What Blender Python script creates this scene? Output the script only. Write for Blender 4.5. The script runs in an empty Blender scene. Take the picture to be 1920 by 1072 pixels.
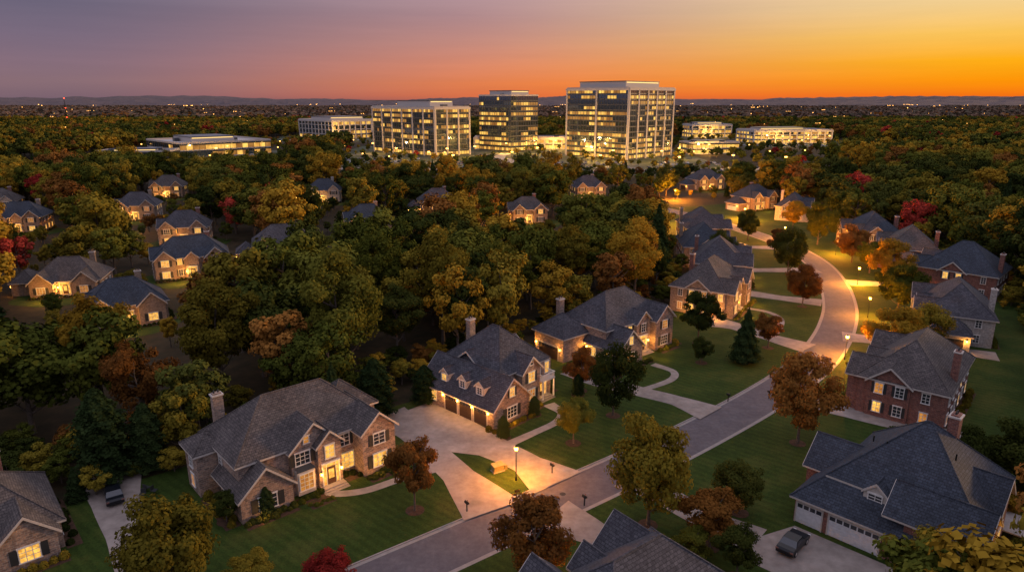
import bpy, math, random
import numpy as np
from mathutils import Vector
random.seed(7); rng=np.random.default_rng(7)
SC=bpy.context.scene
COL=SC.collection
R=math.radians
def lin(r,g,b):
    f=lambda c:(c/255/12.92) if c/255<=.04045 else ((c/255+.055)/1.055)**2.4
    return (f(r),f(g),f(b),1)
# ------------------------------------------------------------------ materials
def newmat(n):
    m=bpy.data.materials.new(n); m.use_nodes=True
    nt=m.node_tree; nt.nodes.clear()
    o=nt.nodes.new('ShaderNodeOutputMaterial'); p=nt.nodes.new('ShaderNodeBsdfPrincipled')
    nt.links.new(p.outputs[0],o.inputs[0]); return m,nt,p,o
def c4(c): return (c[0],c[1],c[2],1)
def ramp(nt,src,stops):
    r=nt.nodes.new('ShaderNodeValToRGB'); e=r.color_ramp.elements
    while len(e)<len(stops): e.new(.5)
    for i,(p,c) in enumerate(stops): e[i].position=p; e[i].color=c4(c)
    nt.links.new(src,r.inputs[0]); return r
def noise(nt,coord,scale,detail=4,rough=.6):
    n=nt.nodes.new('ShaderNodeTexNoise'); n.inputs['Scale'].default_value=scale
    n.inputs['Detail'].default_value=detail; n.inputs['Roughness'].default_value=rough
    nt.links.new(coord,n.inputs['Vector']); return n
def mix(nt,fac,a,b,mode='MIX'):
    m=nt.nodes.new('ShaderNodeMix'); m.data_type='RGBA'; m.blend_type=mode
    for k,v in ((0,fac),(6,a),(7,b)):
        if hasattr(v,'default_value') and not isinstance(v,(tuple,list,float,int)): nt.links.new(v,m.inputs[k])
        else: m.inputs[k].default_value=v if k==0 else c4(v)
    return m.outputs[2]
def m_plain(n,c,rough=.7,metal=0,spec=.5):
    m,nt,p,o=newmat(n); tc=nt.nodes.new('ShaderNodeTexCoord')
    nz=noise(nt,tc.outputs['Object'],3.)
    r=ramp(nt,nz.outputs[0],[(.3,[x*.86 for x in c[:3]]),(.7,[min(1,x*1.1) for x in c[:3]])])
    nt.links.new(r.outputs[0],p.inputs['Base Color'])
    p.inputs['Roughness'].default_value=rough; p.inputs['Metallic'].default_value=metal
    p.inputs['Specular IOR Level'].default_value=spec; return m
def m_ground(n,stops,scale,rough=.95,scale2=None,lo=.6,hi=1.25):
    m,nt,p,o=newmat(n); tc=nt.nodes.new('ShaderNodeTexCoord')
    nz=noise(nt,tc.outputs['Object'],scale,8,.65); r=ramp(nt,nz.outputs[0],stops)
    col=r.outputs[0]
    if scale2:
        n2=noise(nt,tc.outputs['Object'],scale2,6,.7); r2=ramp(nt,n2.outputs[0],[(.3,(lo,)*3),(.7,(hi,)*3)])
        col=mix(nt,1.,col,r2.outputs[0],'MULTIPLY')
    nt.links.new(col,p.inputs['Base Color']); p.inputs['Roughness'].default_value=rough
    p.inputs['Specular IOR Level'].default_value=.2
    return m
def m_brick(n,c1,c2,mort,bw=.5,rh=.2,ms=.018,var=.5,rough=.9,big=.35,bump=.3):
    m,nt,p,o=newmat(n); tc=nt.nodes.new('ShaderNodeTexCoord')
    b=nt.nodes.new('ShaderNodeTexBrick'); nt.links.new(tc.outputs['UV'],b.inputs['Vector'])
    b.inputs['Color1'].default_value=c4(c1); b.inputs['Color2'].default_value=c4(c2); b.inputs['Mortar'].default_value=c4(mort)
    b.inputs['Scale'].default_value=1; b.inputs['Brick Width'].default_value=bw; b.inputs['Row Height'].default_value=rh
    b.inputs['Mortar Size'].default_value=ms; b.inputs['Mortar Smooth'].default_value=.3
    nz=noise(nt,tc.outputs['UV'],big,5,.7)
    r=ramp(nt,nz.outputs[0],[(.3,(1-var,)*3),(.7,(1+var*.6,)*3)])
    n3=noise(nt,tc.outputs['UV'],2.6,3,.8)
    r3=ramp(nt,n3.outputs[0],[(.35,(.66,.66,.68)),(.65,(1.3,1.27,1.24))])
    col=mix(nt,1.,b.outputs[0],r.outputs[0],'MULTIPLY'); col=mix(nt,1.,col,r3.outputs[0],'MULTIPLY')
    nt.links.new(col,p.inputs['Base Color']); p.inputs['Roughness'].default_value=rough
    p.inputs['Specular IOR Level'].default_value=.3
    bp=nt.nodes.new('ShaderNodeBump'); bp.inputs['Strength'].default_value=bump; bp.inputs['Distance'].default_value=.03
    nt.links.new(b.outputs['Fac'],bp.inputs['Height']); bp.invert=True
    nt.links.new(bp.outputs[0],p.inputs['Normal']); return m
def m_emit(n,c,s,vary=True,scale=.6):
    m,nt,p,o=newmat(n); tc=nt.nodes.new('ShaderNodeTexCoord')
    p.inputs['Base Color'].default_value=(.05,.04,.03,1); p.inputs['Roughness'].default_value=.4; p.inputs['Specular IOR Level'].default_value=.2
    if vary:
        nz=noise(nt,tc.outputs['Object'],scale,3); r=ramp(nt,nz.outputs[0],[(.35,[c[0]*.5,c[1]*.38,c[2]*.3]),(.65,c[:3])])
        nt.links.new(r.outputs[0],p.inputs['Emission Color'])
    else: p.inputs['Emission Color'].default_value=c4(c)
    p.inputs['Emission Strength'].default_value=s; return m
def m_leaf(n,stops,vs=.45,trans=.3):
    m,nt,p,o=newmat(n); nt.nodes.remove(p); p=nt.nodes.new('ShaderNodeBsdfDiffuse'); tc=nt.nodes.new('ShaderNodeTexCoord'); oi=nt.nodes.new('ShaderNodeObjectInfo')
    nz=noise(nt,tc.outputs['Object'],vs,2,.7)
    a=nt.nodes.new('ShaderNodeMath'); a.operation='MULTIPLY_ADD'; nt.links.new(oi.outputs['Random'],a.inputs[0]); a.inputs[1].default_value=.5
    s=nt.nodes.new('ShaderNodeMath'); s.operation='MULTIPLY'; nt.links.new(nz.outputs[0],s.inputs[0]); s.inputs[1].default_value=.8
    nt.links.new(s.outputs[0],a.inputs[2])
    s2=nt.nodes.new('ShaderNodeMath'); s2.operation='SUBTRACT'; nt.links.new(a.outputs[0],s2.inputs[0]); s2.inputs[1].default_value=.15
    r=ramp(nt,s2.outputs[0],stops)
    nt.links.new(r.outputs[0],p.inputs['Color'])
    if trans:
        t=nt.nodes.new('ShaderNodeBsdfTranslucent'); nt.links.new(r.outputs[0],t.inputs[0])
        ms=nt.nodes.new('ShaderNodeMixShader'); ms.inputs[0].default_value=trans
        nt.links.new(p.outputs[0],ms.inputs[1]); nt.links.new(t.outputs[0],ms.inputs[2]); nt.links.new(ms.outputs[0],o.inputs[0])
    else: nt.links.new(p.outputs[0],o.inputs[0])
    return m

M={}
M['stone']=m_brick('stone_brick',(.42,.28,.21),(.18,.13,.115),(.34,.30,.26),.55,.24,.03,.35)
M['brick_tan']=m_brick('tan_brick',(.33,.23,.17),(.22,.15,.115),(.3,.26,.22),.4,.16,.02,.2)
M['brick_red']=m_brick('red_brick',(.26,.095,.065),(.16,.06,.05),(.24,.19,.17),.4,.16,.02,.25)
M['brick_pale']=m_brick('pale_siding',(.44,.40,.37),(.40,.37,.35),(.28,.26,.24),6,.22,.02,.15)
M['roof']=m_brick('roof_shingle',(.096,.094,.108),(.056,.055,.067),(.034,.034,.042),.45,.30,.03,.36,.85,.3,.5)
M['roof_b']=m_brick('roof_shingle_brown',(.132,.114,.108),(.080,.070,.070),(.043,.038,.038),.45,.30,.03,.36,.85,.3,.5)
M['roof_d']=m_brick('roof_shingle_dark',(.056,.068,.094),(.036,.044,.062),(.021,.026,.034),.45,.30,.03,.34,.8,.3,.5)
M['trim']=m_plain('cream_trim',(.50,.45,.41),.6)
M['white']=m_plain('white_paint',(.70,.68,.66),.5)
M['shutter']=m_plain('dark_shutter',(.025,.027,.03),.6)
M['glass']=m_plain('window_glass',(.03,.035,.045),.08,0,.9)
M['lit']=m_emit('lit_window',(1,.56,.10),1.35,True,1.6)
M['litdim']=m_emit('dim_window',(1,.42,.07),.6,True,1.6)
M['garage']=m_plain('garage_door_wood',(.05,.028,.018),.6)
M['garagew']=m_plain('garage_door_white',(.62,.62,.64),.5)
M['door']=m_plain('door_wood',(.09,.04,.02),.5)
M['metal']=m_plain('dark_metal',(.02,.02,.02),.4,.6)
M['bulb']=m_emit('lamp_bulb',(1,.46,.08),15,False)
M['farbulb']=m_emit('far_bulb',(1,.45,.10),7,False)
M['concrete']=m_ground('concrete',[(.3,(.245,.205,.18)),(.7,(.36,.31,.275))],.8,.9,.15,.68,1.2)
M['asphalt']=m_ground('asphalt',[(.3,(.105,.094,.102)),(.5,(.125,.112,.12)),(.7,(.15,.133,.14))],.35,.85,1.4,.85,1.12)
M['gutter']=m_ground('gutter_concrete',[(.3,(.25,.225,.205)),(.7,(.34,.305,.28))],1.2)
M['mulch']=m_ground('mulch',[(.3,(.04,.022,.014)),(.7,(.10,.055,.035))],3.)
M['floor']=m_ground('forest_floor',[(.3,(.020,.020,.008)),(.5,(.042,.030,.014)),(.7,(.07,.045,.02))],.3,.95,.02)
M['bark']=m_ground('bark',[(.3,(.07,.052,.042)),(.7,(.17,.135,.11))],4.)
def m_lawn():
    m,nt,p,o=newmat('lawn_grass'); tc=nt.nodes.new('ShaderNodeTexCoord')
    nz=noise(nt,tc.outputs['Object'],.10,9,.70); r=ramp(nt,nz.outputs[0],[(.32,(.019,.036,.007)),(.5,(.034,.058,.010)),(.66,(.070,.078,.017))])
    mp=nt.nodes.new('ShaderNodeMapping'); mp.inputs['Rotation'].default_value=(0,0,R(-52)); nt.links.new(tc.outputs['Object'],mp.inputs[0])
    wv=nt.nodes.new('ShaderNodeTexWave'); wv.inputs['Scale'].default_value=.28; wv.inputs['Distortion'].default_value=1.2; nt.links.new(mp.outputs[0],wv.inputs[0])
    r2=ramp(nt,wv.outputs[0],[(.3,(.91,.92,.90)),(.7,(1.09,1.08,1.07))])
    n2=noise(nt,tc.outputs['Object'],5,5,.85); r3=ramp(nt,n2.outputs[0],[(.3,(.5,.52,.5)),(.7,(1.4,1.4,1.4))])
    cc=mix(nt,1.,r.outputs[0],r2.outputs[0],'MULTIPLY'); cc=mix(nt,1.,cc,r3.outputs[0],'MULTIPLY')
    n4=noise(nt,tc.outputs['Object'],1.7,6,.9); r4=ramp(nt,n4.outputs[0],[(.60,(0,0,0)),(.70,(.75,.75,.75))])   # fallen leaves
    cc=mix(nt,r4.outputs[0],cc,(.12,.070,.020))
    nt.links.new(cc,p.inputs['Base Color']); p.inputs['Roughness'].default_value=.9; p.inputs['Specular IOR Level'].default_value=.1
    return m
M['lawn']=m_lawn()
def st(a,b,c): return [(.15,a),(.45,b),(.8,c)]
LS={
 'dkgreen':st((.020,.029,.008),(.042,.054,.012),(.090,.096,.020)),
 'green':st((.042,.054,.010),(.084,.094,.015),(.155,.150,.024)),
 'olive':st((.078,.068,.011),(.165,.132,.018),(.27,.20,.026)),
 'ochre':st((.14,.082,.011),(.29,.175,.019),(.44,.27,.030)),
 'rust':st((.095,.042,.013),(.20,.086,.021),(.31,.14,.032)),
 'red':st((.13,.016,.014),(.32,.034,.026),(.46,.07,.045)),
 'conifer':st((.018,.032,.012),(.032,.052,.018),(.054,.078,.025)),
 'far':st((.11,.078,.062),(.17,.115,.082),(.25,.155,.10)),  # distance haze painted into the leaf colour
 'far2':st((.075,.066,.054),(.115,.098,.072),(.16,.128,.082))}  # darker far leaves, haze tint also put into the colour
LEAF={k:m_leaf('leaves_'+k,v,.05 if 'far' in k else .45,0 if 'far' in k else .3) for k,v in LS.items()}
LEAFD={k:m_leaf('forest_leaves_'+k,v,.45,0) for k,v in LS.items() if 'far' not in k}
# ------------------------------------------------------------------ mesh builder
class MB:
    def __init__(s): s.v=[]; s.f=[]; s.m=[]; s.mats=[]
    def mi(s,mat):
        if mat not in s.mats: s.mats.append(mat)
        return s.mats.index(mat)
    def poly(s,pts,mat):
        b=len(s.v); s.v+= [tuple(p) for p in pts]; s.f.append(tuple(range(b,b+len(pts)))); s.m.append(s.mi(mat))
    def box(s,x0,x1,y0,y1,z0,z1,mat):
        P=[(x0,y0,z0),(x1,y0,z0),(x1,y1,z0),(x0,y1,z0),(x0,y0,z1),(x1,y0,z1),(x1,y1,z1),(x0,y1,z1)]
        for q in ((0,3,2,1),(4,5,6,7),(0,1,5,4),(1,2,6,5),(2,3,7,6),(3,0,4,7)): s.poly([P[i] for i in q],mat)
    def obox(s,p,t,n,a0,a1,z0,z1,d0,d1,mat):
        def q(a,d,z): return (p[0]+t[0]*a+n[0]*d,p[1]+t[1]*a+n[1]*d,p[2]+z)
        P=[q(a0,d0,z0),q(a1,d0,z0),q(a1,d1,z0),q(a0,d1,z0),q(a0,d0,z1),q(a1,d0,z1),q(a1,d1,z1),q(a0,d1,z1)]
        for k in ((0,3,2,1),(4,5,6,7),(0,1,5,4),(1,2,6,5),(2,3,7,6),(3,0,4,7)): s.poly([P[i] for i in k],mat)
    def tube(s,a,b,r0,r1,mat,n=7):
        a=Vector(a);b=Vector(b);d=(b-a).normalized(); x=d.orthogonal().normalized(); y=d.cross(x)
        A=[a+(x*math.cos(i*2*math.pi/n)+y*math.sin(i*2*math.pi/n))*r0 for i in range(n)]
        B=[b+(x*math.cos(i*2*math.pi/n)+y*math.sin(i*2*math.pi/n))*r1 for i in range(n)]
        for i in range(n):
            j=(i+1)%n; s.poly([A[i],A[j],B[j],B[i]],mat)
        s.poly(list(reversed(A)),mat); s.poly(B,mat)
    def mesh(s,name,uv=True):
        me=bpy.data.meshes.new(name); me.from_pydata(s.v,[],s.f)
        for m in s.mats: me.materials.append(m)
        me.polygons.foreach_set('material_index',s.m)
        if uv and s.f:
            ul=me.uv_layers.new(name='UVMap'); data=np.zeros(len(me.loops)*2,dtype=np.float32)
            for pl in me.polygons:
                n=pl.normal
                t=Vector((-n.y,n.x,0)) if abs(n.z)<.999 else Vector((1,0,0))
                if t.length<1e-6: t=Vector((1,0,0))
                t.normalize(); b=n.cross(t)
                for li in pl.loop_indices:
                    co=me.vertices[me.loops[li].vertex_index].co
                    data[li*2]=co.dot(t); data[li*2+1]=co.dot(b)
            ul.data.foreach_set('uv',data)
        return me
    def build(s,name,parent=None,uv=True):
        ob=bpy.data.objects.new(name,s.mesh(name,uv)); COL.objects.link(ob)
        if parent: ob.parent=parent
        return ob
def empty(name,loc,ang=0):
    e=bpy.data.objects.new(name,None); e.location=(loc[0],loc[1],loc[2] if len(loc)>2 else 0); e.rotation_euler=(0,0,R(ang)); e.empty_display_size=.5
    COL.objects.link(e); return e
def light(name,loc,energy,col=(1,.5,.14),parent=None,rad=.12):
    l=bpy.data.lights.new(name,'POINT'); l.energy=energy; l.color=col; l.shadow_soft_size=rad
    o=bpy.data.objects.new(name,l); o.location=loc; COL.objects.link(o)
    if parent: o.parent=parent
    return o
# ------------------------------------------------------------------ camera, sky, sun
cam=bpy.data.cameras.new('camera'); cam.lens=24; cam.sensor_width=36; cam.clip_end=60000; cam.clip_start=.5
co=bpy.data.objects.new('camera',cam); COL.objects.link(co); co.location=(0,0,45); co.rotation_euler=(R(90-15.25),0,0); SC.camera=co
SC.view_settings.view_transform='Standard'; SC.view_settings.look='None'; SC.view_settings.exposure=0
W=bpy.data.worlds.new('sky'); SC.world=W; W.use_nodes=True; nt=W.node_tree; nt.nodes.clear()
wo=nt.nodes.new('ShaderNodeOutputWorld'); bg=nt.nodes.new('ShaderNodeBackground'); nt.links.new(bg.outputs[0],wo.inputs[0])
tc=nt.nodes.new('ShaderNodeTexCoord'); sx=nt.nodes.new('ShaderNodeSeparateXYZ'); nt.links.new(tc.outputs['Generated'],sx.inputs[0])
zs=nt.nodes.new('ShaderNodeMath'); zs.operation='POWER'; zc=nt.nodes.new('ShaderNodeMath'); zc.operation='MAXIMUM'; zc.inputs[1].default_value=0.
nt.links.new(sx.outputs[2],zc.inputs[0]); nt.links.new(zc.outputs[0],zs.inputs[0]); zs.inputs[1].default_value=.5
def P(z): return math.sqrt(z)
def skyramp(st): return ramp(nt,zs.outputs[0],st)
ZEN=(.68,.65,.82); Z2=(.50,.47,.58)
right=skyramp([(0,lin(215,95,40)),(P(.006),lin(248,118,18)),(P(.022),lin(255,150,8)),(P(.045),lin(255,175,22)),(P(.075),lin(252,197,88)),(P(.11),lin(246,210,145)),(P(.25),(.85,.70,.55)),(1,ZEN)])
mid=skyramp([(0,lin(190,100,75)),(P(.006),lin(228,115,62)),(P(.022),lin(236,130,72)),(P(.045),lin(228,140,102)),(P(.075),lin(206,143,126)),(P(.11),lin(184,142,143)),(P(.25),(.60,.50,.56)),(1,ZEN)])
left=skyramp([(0,lin(108,90,104)),(P(.006),lin(126,101,112)),(P(.022),lin(138,110,118)),(P(.045),lin(134,110,124)),(P(.075),lin(122,107,126)),(P(.11),lin(108,101,122)),(P(.3),(.42,.42,.56)),(1,ZEN)])
back=skyramp([(0,lin(105,100,122)),(P(.03),lin(140,132,155)),(P(.25),Z2),(1,ZEN)])
SAZ=38.
nx=nt.nodes.new('ShaderNodeVectorMath'); nx.operation='MULTIPLY'; nx.inputs[1].default_value=(1,1,0); nt.links.new(tc.outputs['Generated'],nx.inputs[0])
nn=nt.nodes.new('ShaderNodeVectorMath'); nn.operation='NORMALIZE'; nt.links.new(nx.outputs[0],nn.inputs[0])
dt=nt.nodes.new('ShaderNodeVectorMath'); dt.operation='DOT_PRODUCT'; nt.links.new(nn.outputs[0],dt.inputs[0]); dt.inputs[1].default_value=(math.sin(R(SAZ)),math.cos(R(SAZ)),0)
ac=nt.nodes.new('ShaderNodeMath'); ac.operation='ARCCOSINE'; nt.links.new(dt.outputs['Value'],ac.inputs[0])
def mr(a,b):
    n=nt.nodes.new('ShaderNodeMapRange'); n.interpolation_type='SMOOTHSTEP'; n.inputs[1].default_value=R(a); n.inputs[2].default_value=R(b); nt.links.new(ac.outputs[0],n.inputs[0]); return n.outputs[0]
a=mix(nt,mr(2,44),right.outputs[0],mid.outputs[0]); b=mix(nt,mr(32,72),a,left.outputs[0]); c=mix(nt,mr(80,150),b,back.outputs[0])
mp=nt.nodes.new('ShaderNodeMapping'); mp.inputs['Scale'].default_value=(3,3,60); nt.links.new(tc.outputs['Generated'],mp.inputs[0])
cn=noise(nt,mp.outputs[0],1.6,5,.6); cr=ramp(nt,cn.outputs[0],[(.42,(.975,.977,.98)),(.68,(1.02,1.015,1.01))])
c=mix(nt,1.,c,cr.outputs[0],'MULTIPLY')
nt.links.new(c,bg.inputs[0]); bg.inputs[1].default_value=1.0
sl=bpy.data.lights.new('sun','SUN'); sl.energy=2.2; sl.color=(1,.57,.24); sl.angle=R(9)
so=bpy.data.objects.new('sun',sl); COL.objects.link(so); el=R(9)
d=Vector((-math.sin(R(SAZ+34))*math.cos(el),-math.cos(R(SAZ+34))*math.cos(el),-math.sin(el))); so.rotation_euler=d.to_track_quat('-Z','Y').to_euler(); so.location=(300,300,100)

# ------------------------------------------------------------------ road
def catmull(p,n=10):
    p=[np.array(q,float) for q in p]; p=[2*p[0]-p[1]]+p+[2*p[-1]-p[-2]]; out=[]
    for i in range(1,len(p)-2):
        for k in range(n):
            t=k/n; out.append(.5*((2*p[i])+(-p[i-1]+p[i+1])*t+(2*p[i-1]-5*p[i]+4*p[i+1]-p[i+2])*t*t+(-p[i-1]+3*p[i]-3*p[i+1]+p[i+2])*t**3))
    out.append(p[-2]); return np.array(out)
CL=catmull([(-60,21),(-36,39.3),(-12.6,56.8),(14.5,77.1),(31.8,91.4),(43.9,102.7),(51.8,111.2),(58.2,119.6),(66.4,132.5),(74.3,148.1),(82,169),(87.3,192),(87.6,213),(84.5,232),(80,250),(74,268),(64,290)],8)
def normals(cl):
    t=np.gradient(cl,axis=0); t/=np.linalg.norm(t,axis=1)[:,None]; return np.stack([-t[:,1],t[:,0]],1)
def ribbon(mb,cl,o0,o1,z,mat,z1=None):
    n=normals(cl); A=cl+n*(np.array(o0)[...,None] if np.ndim(o0) else o0); B=cl+n*(np.array(o1)[...,None] if np.ndim(o1) else o1); z1=z if z1 is None else z1
    for i in range(len(cl)-1): mb.poly([(*A[i+1],z),(*B[i+1],z1),(*B[i],z1),(*A[i],z)],mat)
def strip(name,cl,o0,o1,z,mat):
    mb=MB(); ribbon(mb,cl,o0,o1,z,mat); return mb.build(name)
strip('road',CL,-3.05,3.05,.02,M['asphalt'])
mb=MB()
for sg in (1,-1):
    a,b,c_=3.05*sg,3.5*sg,3.66*sg
    if sg>0:
        ribbon(mb,CL,a,b,.028,M['gutter']); ribbon(mb,CL,b,b+.001,.028,M['gutter'],.13); ribbon(mb,CL,b,c_,.13,M['gutter'])
    else:
        ribbon(mb,CL,b,a,.028,M['gutter']); ribbon(mb,CL,b-.001,b,.13,M['gutter'],.028); ribbon(mb,CL,c_,b,.13,M['gutter'])
mb.build('kerb')
mb=MB()
for x,y in ((6,71.5),(44.5,102.5),(74,148)): mb.poly([(x+.38*math.cos(k*.5236),y+.38*math.sin(k*.5236),.026) for k in range(12)],M['metal'])
mb.build('manhole_covers')
mb=MB(); ribbon(mb,CL,3.66,34,.11,M['lawn']); ribbon(mb,CL,-40,-3.66,.11,M['lawn']); mb.build('lawn')
mb=MB(); mb.poly([(-40000,-3000,0),(40000,-3000,0),(40000,60000,0),(-40000,60000,0)],M['floor']); mb.build('ground',uv=False)
def drive(name,pts,widths,z=.14,mat='concrete'):
    cl=catmull(pts,6); w=np.interp(np.linspace(0,1,len(cl)),np.linspace(0,1,len(widths)),widths); mb=MB(); ribbon(mb,cl,-w/2,w/2,z,M[mat]); return mb.build(name)
def flat(name,pts,z,mat):
    mb=MB(); mb.poly([(x,y,z) for x,y in pts],M[mat]); return mb.build(name)
drive('driveway',[(-19,92),(-14,87.3),(-10.4,81.3),(-6.6,75.4),(-2.1,68.0)],[8,5,4,4.2,7.5])
flat('driveway',[(-2.9,87.2),(-12.2,97.2),(-18.5,91),(-8.6,81.4),(-3.5,80.2),(-.4,83.6)],.146,'concrete')
drive('driveway',[(-4.5,84.2),(-1.2,81.2),(2.0,78.2),(5.6,73.8)],[6,5,4.6,8])
drive('driveway',[(11,110),(15,104.5),(20.5,100.6),(25.5,97.2),(29.6,92.9)],[7,4.5,3.6,3.6,6])
drive('driveway',[(41,137),(46,133),(50.5,126.5),(55.6,120.4)],[8,4.5,4,6])
drive('driveway',[(57,158),(63,154),(71,150)],[5,4,6]); drive('driveway',[(60,182),(68,181),(83.5,181)],[6,4,6]); drive('driveway',[(68,212),(76,211),(84,210)],[5,4,6])
drive('driveway',[(62,84),(56.5,88.6),(50.5,93),(44.6,99.2)],[6,4.2,4.2,7])
drive('driveway',[(88,116),(82,119),(72,124),(65,127)],[5,4,4,6]); drive('driveway',[(104,163),(95,166),(85.5,168)],[6,4,6])
drive('driveway',[(16,52),(12.8,58),(9.3,63.2),(4.4,67.2)],[6,4,3.8,7])
flat('driveway',[(30.9,65.1),(41.6,54.4),(35.5,48),(23.5,59.5),(26,63)],.146,'concrete')
drive('driveway',[(26,62.5),(22,66),(17.5,71.5),(14.5,75)],[5,4,4,6],.142)
drive('driveway',[(-50,76),(-46,70),(-41.5,64),(-34,55),(-24,51)],[7,5,4,4,6])
drive('footpath',[(-22.2,72.4),(-20.6,71.4),(-17.4,72.1),(-14,74.4),(-9.0,77.4)],[1.6,1.3,1.3,1.3,1.6],.136)
drive('footpath',[(5.6,96),(7.4,93),(6.4,90),(3.2,86.8),(-.5,83.4)],[2.2,1.4,1.3,1.3,1.6],.136)
drive('footpath',[(24.8,112.3),(27.6,109),(26.5,105.5),(22,102),(20,101)],[1.6,1.3,1.3,1.3,1.6],.136)
drive('footpath',[(64,103),(61,101.5),(60.8,97.5),(58.4,94.8),(56,90.2)],[1.3]*5,.136)
drive('footpath',[(52,146),(56,143),(57,138),(54,131),(51,127)],[1.3]*5,.136)

# ------------------------------------------------------------------ houses
RECTS=[]
class House:
    def __init__(s,name,O,ang,wall='stone',roof='roof'):
        s.e=empty(name,O,ang); s.O=O; s.ang=R(ang); s.w=MB(); s.r=MB(); s.t=MB(); s.g=MB(); s.d=MB(); s.wm=M[wall]; s.rm=M[roof]; s.nl=0
    def world(s,u,v): c,n=math.cos(s.ang),math.sin(s.ang); return (s.O[0]+u*c-v*n,s.O[1]+u*n+v*c)
    def walls(s,x0,x1,y0,y1,z,z0=0):
        for P in ([(x0,y0),(x1,y0)],[(x1,y0),(x1,y1)],[(x1,y1),(x0,y1)],[(x0,y1),(x0,y0)]):
            (a,b),(c,d)=P; s.w.poly([(a,b,z0),(c,d,z0),(c,d,z),(a,b,z)],s.wm)
        RECTS.append((s.world((x0+x1)/2,(y0+y1)/2),(x1-x0)/2,(y1-y0)/2,s.ang))
    def hip(s,x0,x1,y0,y1,z,p=.92,oh=.45):
        x0-=oh;x1+=oh;y0-=oh;y1+=oh; w=x1-x0;d=y1-y0; h=min(w,d)/2*p; m=min(w,d)/2
        if w>=d: a=(x0+m,(y0+y1)/2,z+h); b=(x1-m-.001,(y0+y1)/2,z+h)
        else: a=((x0+x1)/2,y0+m,z+h); b=((x0+x1)/2,y1-m-.001,z+h)
        c=[(x0,y0,z),(x1,y0,z),(x1,y1,z),(x0,y1,z)]
        if w>=d: F=[[c[0],c[1],b,a],[c[1],c[2],b],[c[2],c[3],a,b],[c[3],c[0],a]]
        else: F=[[c[0],c[1],a],[c[1],c[2],b,a],[c[2],c[3],b],[c[3],c[0],a,b]]
        for f in F: s.r.poly(f,s.rm)
        zb=z-.22
        for i in range(4):
            p0,p1=c[i],c[(i+1)%4]; s.t.poly([(p0[0],p0[1],zb),(p1[0],p1[1],zb),p1,p0],M['trim'])
        s.t.poly([(x0,y0,zb),(x0,y1,zb),(x1,y1,zb),(x1,y0,zb)],M['trim'])
        s.r.tube(a,b,.11,.11,s.rm,5)
        for q in c: s.r.tube((q[0],q[1],q[2]+.02),a if (Vector(q)-Vector(a)).length<(Vector(q)-Vector(b)).length else b,.09,.09,s.rm,5)
        return z+h
    def gable(s,x0,x1,y0,y1,z,p=.92,axis='y',oh=.4,ends=(1,1)):
        def T(a,l,zz): return (a,l,zz) if axis=='y' else (l,a,zz)
        if axis=='y': a0,a1,l0,l1=x0,x1,y0,y1
        else: a0,a1,l0,l1=y0,y1,x0,x1
        mid=(a0+a1)/2; hw=(a1-a0)/2; pk=z+hw*p+.12; e0=l0-(oh if ends[0] else 0); e1=l1+(oh if ends[1] else 0); ze=z-oh*p+.12
        for sg in (-1,1):
            ea=mid+sg*(hw+oh)
            q=[T(ea,e0,ze),T(ea,e1,ze),T(mid,e1,pk),T(mid,e0,pk)]
            if (sg>0)!=(axis=='y'): q=q[::-1]
            s.r.poly(q,s.rm)
            k=-.2; s.t.poly([(x,y,zz+k) for x,y,zz in q[::-1]],M['trim'])
            s.t.poly([T(ea,e0,ze-.2),T(ea,e1,ze-.2),T(ea,e1,ze),T(ea,e0,ze)],M['trim'])
            for e,off in ((e0,-.05),(e1,.05)):
                s.t.poly([T(ea,e,ze-.28),T(mid,e,pk-.28),T(mid,e,pk+.01),T(ea,e,ze+.01)],M['trim'])
                s.t.poly([T(ea,e+off,ze-.28),T(mid,e+off,pk-.28),T(mid,e+off,pk+.01),T(ea,e+off,ze+.01)],M['trim'])
                s.t.poly([T(ea,e,ze+.01),T(mid,e,pk+.01),T(mid,e+off,pk+.01),T(ea,e+off,ze+.01)],M['trim'])
        for l,on in ((l0,ends[0]),(l1,ends[1])):
            if on: s.w.poly([T(a0,l,z),T(a1,l,z),T(mid,l,pk-.12)],s.wm)
        s.r.tube(T(mid,e0,pk+.02),T(mid,e1,pk+.02),.1,.1,s.rm,5)
        return pk
    def side(s,sd,pos,at):
        if sd=='f': return (pos,at,0),(1,0),(0,-1)
        if sd=='b': return (pos,at,0),(-1,0),(0,1)
        if sd=='l': return (at,pos,0),(0,-1),(-1,0)
        return (at,pos,0),(0,1),(1,0)
    def win(s,sd,pos,at,z,w=1.1,h=1.6,lit=0,sh=1,cols=2,rows=3):
        p,t,n=s.side(sd,pos,at); g=M['lit'] if lit==1 else (M['litdim'] if lit==2 else M['glass'])
        s.g.obox(p,t,n,-w/2,w/2,z,z+h,.0,.03,g)
        f=.1; T=M['white']
        s.t.obox(p,t,n,-w/2-f,-w/2,z,z+h,0,.1,T); s.t.obox(p,t,n,w/2,w/2+f,z,z+h,0,.1,T)
        s.t.obox(p,t,n,-w/2-f-.05,w/2+f+.05,z+h,z+h+.16,0,.13,T); s.t.obox(p,t,n,-w/2-f-.06,w/2+f+.06,z-.1,z,0,.16,T)
        for i in range(1,cols): x=-w/2+w*i/cols; s.t.obox(p,t,n,x-.035,x+.035,z,z+h,.03,.06,T)
        for i in range(1,rows): zz=z+h*i/rows; s.t.obox(p,t,n,-w/2,w/2,zz-.03,zz+.03,.03,.055,T)
        if sh:
            sw=w*.38
            for a in (-w/2-f-sw-.02,w/2+f+.02): s.d.obox(p,t,n,a,a+sw,z-.03,z+h+.03,0,.07,M['shutter'])
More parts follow.
